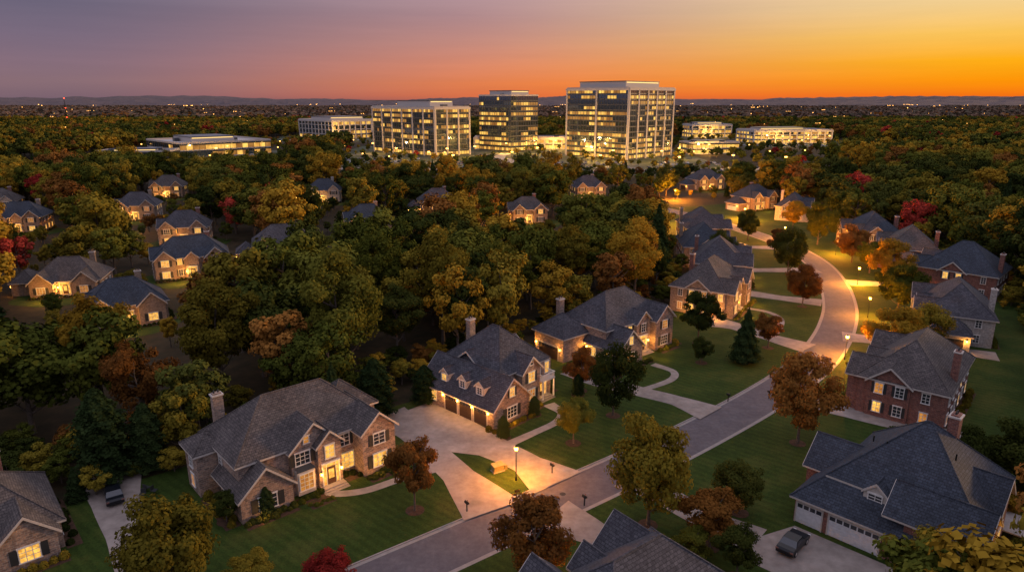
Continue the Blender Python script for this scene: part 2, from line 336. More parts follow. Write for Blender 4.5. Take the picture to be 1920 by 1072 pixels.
    def garage(s,sd,pos,at,w=2.7,h=2.4,mat='garage'):
        p,t,n=s.side(sd,pos,at); m=M[mat]
        s.d.obox(p,t,n,-w/2,w/2,.15,.15+h,0,.04,m)
        nc=max(2,int(w/.65)); cw=w/nc
        for i in range(nc):
            for j in range(4):
                s.d.obox(p,t,n,-w/2+cw*i+.07,-w/2+cw*(i+1)-.07,.15+h/4*j+.07,.15+h/4*(j+1)-.07,.04,.06,M['glass'] if (j==3) else m)
        s.t.obox(p,t,n,-w/2-.14,-w/2,.1,.15+h,0,.1,M['trim']); s.t.obox(p,t,n,w/2,w/2+.14,.1,.15+h,0,.1,M['trim']); s.t.obox(p,t,n,-w/2-.14,w/2+.14,.15+h,.15+h+.22,0,.12,M['trim'])
    def entry(s,sd,pos,at,lit=1):
        p,t,n=s.side(sd,pos,at)
        s.d.obox(p,t,n,-.55,.55,.45,2.65,0,.06,M['door']); s.g.obox(p,t,n,-.35,.35,1.2,2.4,.06,.08,M['lit'])
        for a in (-.95,.65): s.g.obox(p,t,n,a,a+.3,.5,2.6,.02,.05,M['lit'])
        s.g.obox(p,t,n,-.95,.95,2.75,3.2,.02,.05,M['lit'])
        for a in (-1.15,-.62,.58,1.0): s.t.obox(p,t,n,a,a+.06 if abs(a)<.9 else a+.14,.4,3.25,0,.1,M['white'])
        s.t.obox(p,t,n,-1.2,1.2,3.22,3.42,0,.2,M['white'])
        for i in range(3): s.t.obox(p,t,n,-1.5-.05*i,1.5+.05*i,0,.44-.14*i,0,.9+.35*i,M['concrete'])
    def sconce(s,sd,pos,at,z,en=45):
        p,t,n=s.side(sd,pos,at)
        s.g.obox(p,t,n,-.1,.1,z,z+.34,.1,.3,M['bulb']); s.d.obox(p,t,n,-.13,.13,z+.34,z+.4,.05,.33,M['metal']); s.d.obox(p,t,n,-.05,.05,z-.1,z,0,.2,M['metal'])
        s.nl+=1; light('sconce_light',(p[0]+n[0]*.7,p[1]+n[1]*.7,z+.1),en*5.4,(1,.40,.055),s.e,.1)
    def chimney(s,u,v,z,w=.6,d=.9,mat=None):
        m=mat or s.wm
        s.w.box(u-w,u+w,v-d/2,v+d/2,0,z,m); s.t.box(u-w-.1,u+w+.1,v-d/2-.1,v+d/2+.1,z,z+.18,M['trim']); s.w.box(u-w+.1,u+w-.1,v-d/2+.1,v+d/2-.1,z+.18,z+.34,m)
        for k in (-.25,.25): s.t.tube((u+k,v,z+.34),(u+k,v,z+.65),.12,.1,M['shutter'],8)
    def dormer(s,sd,pos,at,z,w=1.5,h=1.3,dep=2.4,lit=0):
        if sd in 'lr':
            x0,x1=(at,at+dep) if sd=='l' else (at-dep,at); y0,y1=pos-w/2,pos+w/2; ax='x'
        else:
            y0,y1=(at,at+dep) if sd=='f' else (at-dep,at); x0,x1=pos-w/2,pos+w/2; ax='y'
        s.w.box(x0,x1,y0,y1,z-.6,z+h,M['trim'])
        w_=s.wm; s.wm=M['trim']; s.gable(x0,x1,y0,y1,z+h,.9,ax,.18); s.wm=w_
        s.win(sd,pos,at,z+.15,w*.55,h*.75,lit,0)
    def bed(s,x0,x1,y0,y1,n,tall=1.0):
        mb=MB(); mb.poly([(x0,y0,.125),(x1,y0,.125),(x1,y1,.125),(x0,y1,.125)],M['mulch']); mb.build('mulch_bed',s.e)
        BEDS.append((s,x0,x1,y0,y1,n,tall))
    def done(s):
        for mb,n in ((s.w,'walls'),(s.r,'roof'),(s.t,'trim'),(s.g,'window_panes'),(s.d,'doors_and_shutters')):
            if mb.f: mb.build(n,s.e)
BEDS=[]
# --- house A
h=House('stone_house',(-29.5,65.3),42,'stone','roof_b')
h.walls(.8,19.2,2.2,13,6); h.hip(.8,19.2,2.2,13,6,.86)
h.walls(0,6,0,6,3.2); h.gable(0,6,0,7.5,3.2,.92,'y')
h.walls(6.6,12.4,1.4,5,6.02); h.gable(6.6,12.4,1.4,8,6.02,.92,'y',ends=(1,0))
h.walls(9.6,12.6,.7,4,6.0); h.gable(9.6,12.6,.7,5,6.0,.95,'y',ends=(1,0))
h.walls(15,19.6,-.2,6,6.04); h.gable(15,19.6,-.2,8,6.04,.9,'y',ends=(1,0))
h.walls(-1.6,2,8.5,12.6,5.6); h.hip(-1.6,2,8.5,12.6,5.6,.7)
h.walls(14.5,21,7,13.4,5.9); h.hip(14.5,21,7,13.4,5.9,.85)
h.win('f',3,0,.9,2.0,1.6,0,1,3,3); h.win('f',17.3,-.2,.9,1.8,1.7,1,1,3,3); h.win('f',17.3,-.2,3.9,1.5,1.4,0,1)
h.win('f',8,1.4,3.9,1.7,1.5,0,1,3,3); h.win('f',11.1,.7,3.9,1.1,1.6,1,0); h.win('f',8.6,1.4,6.4,.6,.8,2,0,1,2)
h.entry('f',11.1,.7); h.sconce('f',9.8,.7,2.0,22); h.sconce('f',12.4,.7,2.0,22)
h.win('f',14,2.2,.8,1.8,2,1,0,3,4); h.win('f',13.8,2.2,3.9,1.3,1.5,0,1)
h.win('l',3.5,0,.8,.8,1.5,1,0); h.win('l',7.6,.8,3.6,.8,1.4,0,0); h.win('l',7.4,.8,.8,.8,1.5,1,0)
h.win('l',10.5,-1.6,3.4,1,1.4,0,0); h.win('l',10.5,-1.6,.9,1,1.5,2,0)
h.t.box(6.9,9.1,.75,1.4,.3,3.3,M['trim']); h.win('f',8,.75,.9,1.6,2,2,0,3,4)
h.r.poly([(6.8,.65,3.3),(9.2,.65,3.3),(8.8,1.4,3.9),(7.2,1.4,3.9)],M['shutter'])
h.chimney(2.6,12.2,10.6)
h.bed(0,6,-1.6,-.05,10,.8); h.bed(13,15,0,2,4,.9); h.bed(15,20,-2.2,-.3,10,.9); h.bed(6.1,9.6,-.9,.6,9,.7); h.bed(-1.8,-.1,0,8,8,1.5); h.bed(7,10,-2.6,-1,6,.5)
for u,v in ((16,-1.4),(18.6,-1.4),(2,-1.2),(13.6,.5)): light('yard_fill_light',(u,v,.9),32,(1,.46,.08),h.e,.08)
h.done()
# --- house B
h=House('stone_house',(-2.6,87.4),47,'stone','roof')
h.walls(0,7.6,0,15.6,3.2); h.gable(0,7.6,0,15.6,3.2,.95,'y')
h.walls(4.5,15,3,15,6); h.hip(4.5,15,3,15,6,.92)
h.walls(7.8,11.8,1.6,6,6.03); h.gable(7.8,11.8,1.6,9,6.03,.98,'y',ends=(1,0))
h.walls(11,15.3,2.4,6,5.96)
h.gable(4.5,15.25,7.5,13,5.95,.75,'x',ends=(0,1))
for v in (2.6,5.7,8.8): h.garage('l',v,0,2.6,2.4)
for v in (.9,4.15,7.25,10.4): h.sconce('l',v,0,2.3,30)
for v,l in ((3.6,0),(7.2,0),(11.2,1)): h.dormer('l',v,.9,4.1,1.7,1.3,2.8,l)
h.win('f',3.8,0,.9,1.9,1.6,0,1,3,3); h.win('f',3.8,0,4.1,.9,1.3,1,1)
h.win('l',12.6,0,1,.9,1.5,1,0); h.win('l',14.4,0,1,.9,1.5,0,0)
h.win('f',9.8,1.6,1,1.5,1.7,2,1,3,3); h.win('f',9.8,1.6,4,1.3,1.5,1,1); h.win('f',9.8,1.6,6.7,.6,.8,0,0,1,2)
h.entry('f',13.1,2.4); h.win('f',12.2,2.4,4,.9,1.7,1,0); h.win('f',14.3,2.4,4,.9,1.7,1,0)
h.t.box(11.7,14.6,.9,2.38,3.35,3.6,M['white'])
for x in (11.85,14.45): h.t.tube((x,1.05,.4),(x,1.05,3.35),.14,.12,M['white'],10)
for x in np.arange(11.8,14.6,.22): h.t.box(x-.03,x+.03,.94,1.0,3.6,4.4,M['white'])
for y in np.arange(1.1,2.3,.22):
    for x in (11.74,14.5): h.t.box(x,x+.05,y-.03,y+.03,3.6,4.4,M['white'])
h.t.box(11.7,14.6,.9,1.04,4.4,4.5,M['white']); h.t.box(11.7,11.82,1.04,2.38,4.4,4.5,M['white']); h.t.box(14.48,14.6,1.04,2.38,4.4,4.5,M['white'])
light('porch_light',(13.1,1.4,3.1),200,(1,.48,.10),h.e)
light('yard_fill_light',(3,-1.3,.9),34,(1,.46,.08),h.e,.08); light('yard_fill_light',(10,.2,.9),34,(1,.46,.08),h.e,.08)
h.win('r',5,15.3,1,1,1.6,1,1); h.win('r',9,15,1,1,1.6,1,1); h.win('r',9,15,4,1,1.5,0,1)
h.chimney(9.5,14.4,11.0); h.bed(.2,7.6,-1.6,-.05,11,.8); h.bed(7.7,11.4,-.4,1.5,8,.9); h.bed(15.4,17,2,9,7,1.1); h.bed(-1.2,-.1,-1.2,.8,2,1.5)
h.done()
# --- house C
h=House('stone_house',(18.3,109.6),40,'stone','roof')
h.walls(1,17,4,14.5,6); h.hip(1,17,4,14.5,6,.9)
h.walls(0.2,6.5,.2,9,3.4); h.gable(0.2,6.5,.2,9,3.4,1.0,'y')
h.walls(-5,2,8.5,16,4.6); h.hip(-5,2,8.5,16,4.6,.8)
h.walls(12.4,17.4,2,8,6.05); h.gable(12.4,17.4,2,10,6.05,.95,'y',ends=(1,0))
h.walls(8.3,12.2,3.2,8,6.02); h.gable(8.3,12.2,3.2,9,6.02,.95,'y',ends=(1,0))
h.win('f',3.3,.2,.9,1.8,1.6,2,1,3,3); h.win('f',3.3,.2,4,.9,1.4,1,0); h.win('f',14.9,2,.9,1.8,1.7,0,1,3,3); h.win('f',14.9,2,4,1.4,1.5,2,1)
h.win('f',10.2,3.2,4,1.1,1.5,0,1); h.entry('f',10.2,3.2); h.sconce('f',8.9,3.2,2,30); h.sconce('f',11.5,3.2,2,20)
h.win('f',7.4,4,1,.9,1.6,1,0); h.win('f',7.4,4,4,.9,1.4,1,1)
h.win('l',3,.2,1,.9,1.5,1,0); h.win('l',6,.2,1,.9,1.5,1,0); h.sconce('l',7.6,.2,2.2,40); h.garage('l',12.3,-5,5,2.4); h.sconce('l',9.2,-5,2.2,40); h.sconce('l',15.4,-5,2.2,40)
h.win('r',7,17.4,4,1,1.5,0,1); h.chimney(0.0,14.6,9.5)
h.bed(.2,8,-1.5,.1,10,.9); h.bed(12.3,17.6,0,1.9,9,.9); h.bed(17.5,19.5,1,9,8,1.4)
for u,v in ((3,-1.2),(7.5,1.5),(14,.6),(10,-2)): light('yard_fill_light',(u,v,.9),70,(1,.46,.08),h.e,.08)
h.done()
# --- generic house
YARDS=[]
def generic(name,O,ang,U,V,wall,roof,eave=5.8,var=0,front='f',lit=.42,low=False,sc=2,seed=0,yard=0,glow=0):
    r=random.Random(seed); h=House(name,O,ang,wall,roof); f0=1.6 if front=='f' else 0; b0=V-1.6 if front!='f' else V
    h.walls(0,U,f0,b0,eave); h.hip(0,U,f0,b0,eave,.85)
    fy=0 if front=='f' else V
    def gb(x0,x1,e,k=0):
        if front=='f': h.walls(x0,x1,fy+k,fy+5,e); h.gable(x0,x1,fy+k,fy+7,e,.95,'y',ends=(1,0))
        else: h.walls(x0,x1,fy-5,fy-k,e); h.gable(x0,x1,fy-7,fy-k,e,.95,'y',ends=(0,1))
    gb(.5,5.3,eave+.03); gb(U-5.6,U-.6,eave+.05)
    if U>15: gb(U*.42,U*.42+3.2,eave+.02,.7)
    if var%2==0: h.gable(-.3,U*.5,V*.35,V*.35+5.5,eave-.02,.8,'x',ends=(1,0)); h.walls(-.3,1,V*.35,V*.35+5.5,eave-.03)
    else: h.walls(-4.5,.5,V*.3,V*.3+7,3.2); h.hip(-4.5,.5,V*.3,V*.3+7,3.2,.85)
    lv=[1.0] if low else [.95,3.85]
    lx=-.3 if var%2==0 else 0
    s_=1 if front=='f' else -1
    def L():
        q=r.random(); return 1 if q<lit*.6 else (2 if q<lit else 0)
    for z in lv:
        for u in (2.9,U-3.1): h.win(front,u,fy,z,1.7,1.5,L(),1,3,3)
        h.win(front,U*.42-1.3,f0 if front=='f' else b0,z,1,1.5,L(),1)
        o='b' if front=='f' else 'f'; oy=V if front=='f' else 0
        n=int(U/3)
        for i in range(n): h.win(o,1.5+i*3,oy,z,1.1,1.5,L(),1 if i%2 else 0)
        for v in (V*.35+1.3,V*.35+4.0):
            if var%2==0: h.win('l',v,lx,z,1.0,1.5,L(),1)
        for v in (2.6,V-2.2):
            if b0-1>v>f0+.8: h.win('l',v,0,z,.9,1.4,L(),0)
        for v in (3.2,6.2,9.2):
            if v<b0-1: h.win('r',v,U,z,1,1.4,L(),1)
    if var%2==1:
        h.garage('l',V*.3+3.5,-4.5,4.9,2.3,'garagew' if seed%2 else 'garage')
        if sc>1: h.sconce('l',V*.3+.6,-4.5,2.1,35)
    ex=U*.42+1.6 if U>15 else U*.5
    h.entry(front,ex,(fy+.7*s_) if U>15 else (f0 if front=='f' else b0))
    if sc: h.sconce(front,ex-1.5,(fy+.7*s_) if U>15 else (f0 if front=='f' else b0),2.0,40*sc)
    if seed%3==0: h.sconce('f' if front!='f' else 'l',3 ,0 if front!='f' else (lx if var%2==0 else 0),2.2,50)
    if glow:
        for u,v in ((-2.5,2.5),(-2.0,9.5),(U*.3,-2.5),(U*.8,-2.5)): light('yard_fill_light',(u,v,1.4),glow*1.5,(1,.38,.045),h.e,.1)
    h.chimney(U*.75 if front=='f' else U*.3,V-.5 if front=='f' else .4,eave+4.6,mat=M['brick_red'] if seed%2 else None)
    if front=='f': h.bed(.2,U,-1.4,-.05,int(U*1.1),1.0)
    else: h.bed(.2,U,-1.5,-.05,int(U*.9),1.2); h.bed(.2,U,V+.05,V+1.4,int(U*.8),1.0)
    h.bed(U+.05,U+1.5,1,V-1,int(V*.6),1.3)
    if yard:
        mb=MB(); mb.poly([(U/2+(U*.5+yard)*math.cos(k*.3142)*(1+.12*math.sin(k*2.3)),V/2-4+(V*.5+yard)*math.sin(k*.3142),.05) for k in range(20)],M['lawn']); mb.build('yard_lawn',h.e)
        light('yard_fill_light',(U*.3,-4,2.2),1100,(1,.42,.06),h.e,.3)  # added fill lamp without a fixture, makes the outlying houses visible
        YARDS.append(h.world(U/2,V/2))
    h.done(); return h
generic('brick_house',(46.3,137.3),58,17,13.5,'brick_tan','roof_b',5.8,0,seed=3,lit=.6,glow=260)
generic('brick_house',(58.5,162),74,15,14,'stone','roof',5.8,1,seed=5,glow=180)
generic('brick_house',(61.5,183.5),84,15,14,'brick_tan','roof_d',5.8,0,seed=6,glow=260)
generic('brick_house',(69.5,213),90,15,14,'brick_tan','roof',5.8,1,seed=8,sc=2,glow=260)
generic('brick_house',(60,86.5),49,19,13,'brick_red','roof_b',5.8,0,'b',seed=7,lit=.12)
generic('brick_house',(89.5,120),62,17,13,'brick_pale','roof',5.6,1,'b',seed=10,lit=.2)
generic('brick_house',(111,151),45,14,18,'brick_red','roof_d',5.8,0,'b',seed=11)
generic('brick_house',(114,178),66,15,14,'brick_red','roof_b',5.8,1,'b',seed=12)
generic('brick_house',(118,203),84,15,14,'brick_tan','roof_d',5.8,0,'b',seed=13)
generic('brick_house',(7,38.3),38,16,12,'brick_tan','roof',5.6,0,'b',seed=14)
generic('brick_house',(-57,50),42,15.5,13,'stone','roof_b',3.4,0,'f',seed=15,low=True,lit=.15)
generic('brick_house',(-113,153),15,15,12,'brick_tan','roof_b',3.6,1,seed=16,low=True,lit=.5,yard=4)
generic('brick_house',(-91,168),25,18,12,'brick_tan','roof_d',5.6,0,seed=17,lit=.9,yard=5)
generic('brick_house',(-72,186),20,17,12,'stone','roof',5.6,1,seed=18,lit=.6,yard=5)
generic('brick_house',(-55,226),20,15,12,'brick_tan','roof_d',5.6,0,seed=20,lit=.8,yard=6)
generic('brick_house',(-36,270),15,15,12,'brick_pale','roof',5.6,1,seed=21,lit=.5,yard=6)
generic('brick_house',(-84,128),35,15,12,'brick_tan','roof_d',4.5,0,seed=22,low=True,lit=.3,yard=3)
generic('brick_house',(-216,268),20,17,12,'brick_pale','roof_b',5.6,1,seed=23,yard=6)
generic('brick_house',(-180,232),15,16,12,'brick_tan','roof_d',5.6,0,seed=30,yard=6,lit=.6)
generic('brick_house',(-152,258),15,15,12,'brick_tan','roof',5.6,0,seed=24,lit=.7,yard=6)
generic('brick_house',(100,282),30,15,12,'brick_tan','roof_d',5.6,1,seed=25,lit=.7,yard=5)
generic('brick_house',(112,256),60,14,12,'brick_pale','roof_d',5.6,0,seed=26,lit=.6,yard=5)
generic('brick_house',(0,252),10,14,11,'brick_tan','roof_b',5.2,0,seed=27,lit=.5,yard=6)
generic('brick_house',(95,348),20,16,12,'brick_tan','roof_d',5.6,1,seed=28,lit=.6,yard=5)
generic('brick_house',(-262,300),20,17,12,'brick_tan','roof',5.6,0,seed=29,lit=.6,yard=6)
generic('brick_house',(-112,212),18,15,12,'stone','roof',5.6,0,seed=31,lit=.6,yard=6)
generic('brick_house',(-92,305),12,15,12,'brick_pale','roof_d',5.6,1,seed=32,lit=.7,yard=6)
generic('brick_house',(-170,320),15,15,12,'brick_tan','roof_b',5.6,0,seed=33,lit=.7,yard=6)
generic('brick_house',(30,318),12,15,12,'brick_tan','roof',5.6,0,seed=34,lit=.7,yard=6)
# --- house H
h=House('brick_house',(42,55),44,'brick_red','roof_d')
h.walls(2.5,15.5,-.5,13,5.8); h.hip(2.5,15.5,-.5,13,5.8,.92,.5)
h.walls(0,9,3.2,15.6,3.2); h.hip(0,9,3.2,15.6,3.2,.95,.5)
h.walls(6,12,12,17,4.2); h.gable(6,12,9,17,4.2,.9,'y',ends=(0,1))
h.walls(0.2,6,-1.5,5,5.2); h.gable(.2,6,-1.5,7,5.2,.8,'y',ends=(1,0))
h.gable(7,12.5,-1.2,6,5.82,.9,'y',ends=(1,0)); h.walls(7,12.5,-1.2,2,5.82)
h.garage('l',14,0,2.7,2.35,'garagew'); h.garage('l',9.4,0,5.0,2.35,'garagew')
h.dormer('l',8.3,1.6,4.7,2.3,1.3,3,0)
h.win('l',1.5,.2,3.3,1.1,1.3,0,1); h.win('l',2.2,.2,.9,1.1,1.5,2,1)
for u,l in ((3,1),(9.7,1),(14,0)):
    at=-1.5 if u<6 else (-1.2 if u<12 else -.5)
    h.win('f',u,at,.9,1.5,1.7,l,0,3,3); h.win('f',u,at,3.5,1.2,1.4,0 if u>5 else 1,1)
h.win('r',3,15.5,3.6,1,1.4,0,1); h.win('r',8,15.5,3.6,1,1.4,0,1)
light('porch_light',(4,-3,2.4),260,(1,.42,.06),h.e)
h.chimney(11.5,4.5,12.6,.7,1.0); h.bed(-1.2,-.05,-1,5,6,1.2); h.bed(1,14,-3,-1.6,12,1.1)
for q in ((6.2,9.2,9.2),(7.8,11,8.6),(6.8,3,9.9)): h.r.tube((q[0],q[1],q[2]),(q[0],q[1],q[2]+.7),.08,.08,M['metal'],8)
h.t.box(13,17.5,-4.5,-.6,.8,.95,M['trim'])
h.done()

# ------------------------------------------------------------------ trees
def leaves_arr(pos,nrm,size,rg):
    n=len(pos); nrm=nrm/np.linalg.norm(nrm,axis=1)[:,None]
    rv=rg.normal(size=(n,3)); t=np.cross(nrm,rv); t/=np.linalg.norm(t,axis=1)[:,None]; b=np.cross(nrm,t)
    s=size[:,None]; return np.stack([pos-t*s*.5-b*s*.28,pos+t*s*.12-b*s*.5,pos+t*s*.55+b*s*.1,pos-t*s*.05+b*s*.5],1).reshape(-1,3)
def mesh_tree(name,V,mb,leafmat):
    v=np.array(mb.v) if mb.v else np.zeros((0,3)); nb=len(v); allv=np.vstack([v,V]); nq=len(V)//4
    me=bpy.data.meshes.new(name)
    faces=list(mb.f)+(nb+np.arange(nq*4).reshape(-1,4)).tolist()
    me.from_pydata(allv.tolist(),[],faces)
    me.materials.append(M['bark']); me.materials.append(leafmat)
    me.polygons.foreach_set('material_index',np.r_[np.zeros(len(mb.f),int),np.ones(nq,int)].astype(np.int32)); me.update(); return me
def decid(name,H,Rr,n,ls,seed,cb=.28,lm='green',ncl=46,open_=0.):
    rg=np.random.default_rng(seed); cz=H*(1+cb)/2; hz=H*(1-cb)/2
    C=[];RC=[]; k=0
    while len(C)<ncl and k<5000:
        k+=1; d=rg.normal(size=3); d/=np.linalg.norm(d); rr=(.35+.6*rg.random()**.6)
        lob=1+.22*math.sin(3*math.atan2(d[1],d[0])+seed)+.12*math.sin(5*d[2]*3+seed*2)
        w=1.0 if d[2]>-.2 else .85
        q=np.array([d[0]*Rr*rr*lob*w,d[1]*Rr*rr*lob*w,cz+d[2]*hz*rr*(1 if d[2]>0 else .95)])
        rc=Rr*rg.uniform(.15,.32)
        if open_ and any(np.linalg.norm(q-c)<rc*open_ for c in C): continue
        C.append(q); RC.append(rc)
    C=np.array(C); RC=np.array(RC); w=RC**2; ci=rg.choice(len(C),n,p=w/w.sum())
    d=rg.normal(size=(n,3)); d/=np.linalg.norm(d,axis=1)[:,None]; d[:,2]+=.15
    pos=C[ci]+d*(RC[ci]*rg.uniform(.55,1.18,n))[:,None]*np.array([1,1,.78])
    out=pos-np.array([0,0,cz-hz*.3]); out/=np.linalg.norm(out,axis=1)[:,None]
    nrm=d*.9+out*.5+rg.normal(size=(n,3))*.45
    V=leaves_arr(pos,nrm,ls*rg.uniform(.6,1.35,n),rg)
    mb=MB(); tr=H*.019; top=H*.78; pts=[Vector((math.sin(i*1.3+seed)*.012*H*i/6,math.cos(i*1.7+seed)*.012*H*i/6,top*i/6)) for i in range(7)]
    for i in range(6): mb.tube(pts[i],pts[i+1],tr*(1.25 if i==0 else 1-.13*i),tr*(1-.13*(i+1)),M['bark'],8)
    for j in range(min(14,len(C))):
        c=C[j]; z0=min(max(c[2]-.45*math.hypot(c[0],c[1])-.1*H,H*cb*.75),top*.95); i=min(int(z0/top*6),5); f=z0/top*6-i; a=pts[i].lerp(pts[i+1],f); e=Vector(c); m_=a.lerp(e,.5)+Vector((0,0,-.03*H))
        mb.tube(a,m_,tr*.42,tr*.3,M['bark'],5); mb.tube(m_,e,tr*.3,tr*.1,M['bark'],5)
    return mesh_tree(name,V,mb,LEAF[lm])
def conif(name,H,Rr,n,ls,seed,lm='conifer',col=False,cb=.08):
    rg=np.random.default_rng(seed); u=rg.random(n)**.75; z=H*(cb+(1-cb)*(1-u)) if not col else H*(cb+(1-cb)*rg.random(n))
    f=(H-z)/(H*(1-cb)); prof=f**.85 if not col else np.minimum(1,(f*3.2))**.6*(.75+.25*f)
    layer=1-.28*np.abs(np.sin(z/H*14*math.pi/2+seed)); th=rg.uniform(0,2*math.pi,n); br=1+.18*np.sin(th*7+z*2.1+seed)
    rad=Rr*prof*layer*br*rg.uniform(.55,1.05,n)
    pos=np.stack([rad*np.cos(th),rad*np.sin(th),z-.12*rad],1); nrm=np.stack([np.cos(th)*.7,np.sin(th)*.7,np.full(n,.7)],1)+rg.normal(size=(n,3))*.45
    V=leaves_arr(pos,nrm,ls*rg.uniform(.6,1.3,n),rg); mb=MB(); mb.tube((0,0,0),(0,0,H*.9),H*.016,H*.004,M['bark'],7)
    return mesh_tree(name,V,mb,LEAF[lm])
def recolor(me,lm,name,D=LEAF):
    m2=me.copy(); m2.name=name; m2.materials[1]=D[lm]; return m2
HT=[decid('t',10,4.3,15000,.29,11,.16,'green',64),decid('t',10,4.1,14000,.29,12,.20,'green',56),decid('t',10,3.7,13000,.29,13,.22,'green',52),decid('t',10,4.6,14000,.29,14,.15,'green',58)]
HB=[decid('t',18,5.6,17000,.38,21,.26,'dkgreen',70,open_=.35),decid('t',18,5.0,13000,.38,22,.30,'dkgreen',50,open_=.5),decid('t',18,5.4,10000,.38,23,.34,'dkgreen',42,open_=.6)]
HC=[conif('t',10,3.3,14000,.28,31),conif('t',10,2.1,12000,.26,32,col=True)]
HERO=[]
def tree(name,x,y,H,Wd,kind,col):
    base,bh,bw={'s0':(HT[0],10,4.7),'s1':(HT[1],10,4.6),'s2':(HT[2],10,4.1),'s3':(HT[3],10,5.1),'b0':(HB[0],18,6.4),'b1':(HB[1],18,5.8),'b2':(HB[2],18,6.1),'c0':(HC[0],10,3.5),'c1':(HC[1],10,2.2)}[kind]
    key='leafmesh_%s_%s'%(kind,col); me=bpy.data.meshes.get(key) or recolor(base,col,key)
    o=bpy.data.objects.new(name,me); COL.objects.link(o); o.location=(x,y,.1); o.rotation_euler=(0,0,random.uniform(0,6.28)); sx_=Wd/2/bw; o.scale=(sx_,sx_,H/bh); HERO.append((x,y,Wd/2)); return o
T=[('maple_tree',14.9,65.3,13.1,9.4,'s0','olive'),('maple_tree',38.7,83.7,12.6,9.6,'s1','rust'),('maple_tree',14.9,92.1,10.8,8.4,'s3','dkgreen'),('maple_tree',-11,68,9,5.8,'s2','rust'),
('maple_tree',8.3,83.7,6.8,5,'s2','green'),('maple_tree',-31,53.2,11,9.8,'s0','olive'),('maple_tree',2.2,56.2,8.9,7.4,'s1','rust'),('maple_tree',36.8,50.8,9.4,8.4,'s0','olive'),
('crape_myrtle',20.5,61.5,6.4,7,'s2','rust'),('crape_myrtle',25.6,67.6,6.0,6.2,'s3','dkgreen'),('maple_tree',21.8,56.6,5.8,4.6,'s2','dkgreen'),('maple_tree',18,58.5,4.2,4,'s2','green'),
('oak_tree',-27.7,102.8,22,14.5,'b0','green'),('oak_tree',-45.1,98.6,18.5,14,'b0','olive'),('poplar_tree',-61.6,93.9,18.5,11,'b1','ochre'),('oak_tree',-49.7,83.9,15,9.5,'b2','rust'),('pine_tree',-49.5,74.5,12,7,'c1','conifer'),('pine_tree',-45.5,77,9,5,'c1','conifer'),
('poplar_tree',-13,122,21.5,13.5,'b0','olive'),('oak_tree',-3,135,18,13,'b1','green'),('oak_tree',-20,112,15,10,'b1','dkgreen'),('oak_tree',-38,112,15,10,'b2','dkgreen'),('poplar_tree',28,150,19,14,'b0','ochre'),('oak_tree',13,152,18,13,'b1','olive'),('oak_tree',-28,137,18,13,'b0','green'),
('spruce_tree',41.2,113.3,10,6.6,'c0','conifer'),('maple_tree',48,120.5,6.8,5.8,'s2','rust'),('maple_tree',35.5,123,10.5,8,'s2','dkgreen'),('spruce_tree',54.8,98.6,7.2,5,'c0','conifer'),
('maple_tree',66.2,111,10.4,10,'s1','ochre'),('maple_tree',75,118,9,10,'s3','olive'),('maple_tree',65.3,147,9.4,8.4,'s1','rust'),('maple_tree',84.5,143,11,11,'s0','green'),('maple_tree',72.8,175,12,10,'s3','dkgreen'),('maple_tree',92.5,162,12,10,'s1','ochre'),('maple_tree',97,190,11,10,'s0','rust'),
('maple_tree',78,196,9,7,'s2','rust'),('maple_tree',98,215,14,11,'s0','green'),('maple_tree',78,222,10,8,'s1','dkgreen'),('maple_tree',100,240,11,9,'s2','ochre'),('maple_tree',96,178,9,8,'s2','green'),('maple_tree',56,178,11,9,'s3','dkgreen'),
('maple_tree',-87,150,8,8,'s0','olive'),('maple_tree',-64,170,7,7,'s3','red'),('maple_tree',-49,173,11,9,'s1','green'),
('maple_tree',-17.2,55.3,3.8,5.2,'s3','red'),('maple_tree',-25,56,3.4,4.4,'s2','olive'),('maple_tree',-47,51.5,3.4,4.4,'s2','ochre'),
('maple_tree',53,72,8,7,'s3','dkgreen'),('maple_tree',58.5,70,10,9,'s0','dkgreen'),('maple_tree',52.5,81,4,5,'s2','dkgreen'),('maple_tree',-3,101.5,9,7,'s2','dkgreen'),
('spruce_tree',-13.4,97,6,4.4,'c1','conifer'),('maple_tree',11,101,7,5.5,'s1','rust'),('arborvitae_tree',-1.2,85.4,3.3,2.0,'c1','conifer'),('arborvitae_tree',3.3,92.4,3.0,2,'c1','conifer'),('arborvitae_tree',10.4,99.3,3.6,2.2,'c1','conifer'),
('spruce_tree',-27.5,67.2,3.6,2.2,'c1','conifer'),('maple_tree',-31.5,66,3.6,3.6,'s2','dkgreen'),('spruce_tree',-25,88,10,6,'c0','conifer'),('spruce_tree',-20,92,9,6,'c1','conifer'),('maple_tree',33.5,113,4.5,4.4,'s3','dkgreen'),('maple_tree',58,107,4,4,'s2','green')]
for t in T: tree(*t)
def blob(L,c,r,rg,n,hz=.85):
    d=rg.normal(size=(n,3)); d/=np.linalg.norm(d,axis=1)[:,None]; d[:,2]=np.abs(d[:,2])
    pos=np.array(c)+d*np.array([r,r,r*2*hz])*rg.uniform(.82,1.05,n)[:,None]; L.append(leaves_arr(pos,d+rg.normal(size=(n,3))*.4,np.full(n,.2)*rg.uniform(.7,1.3,n),rg))
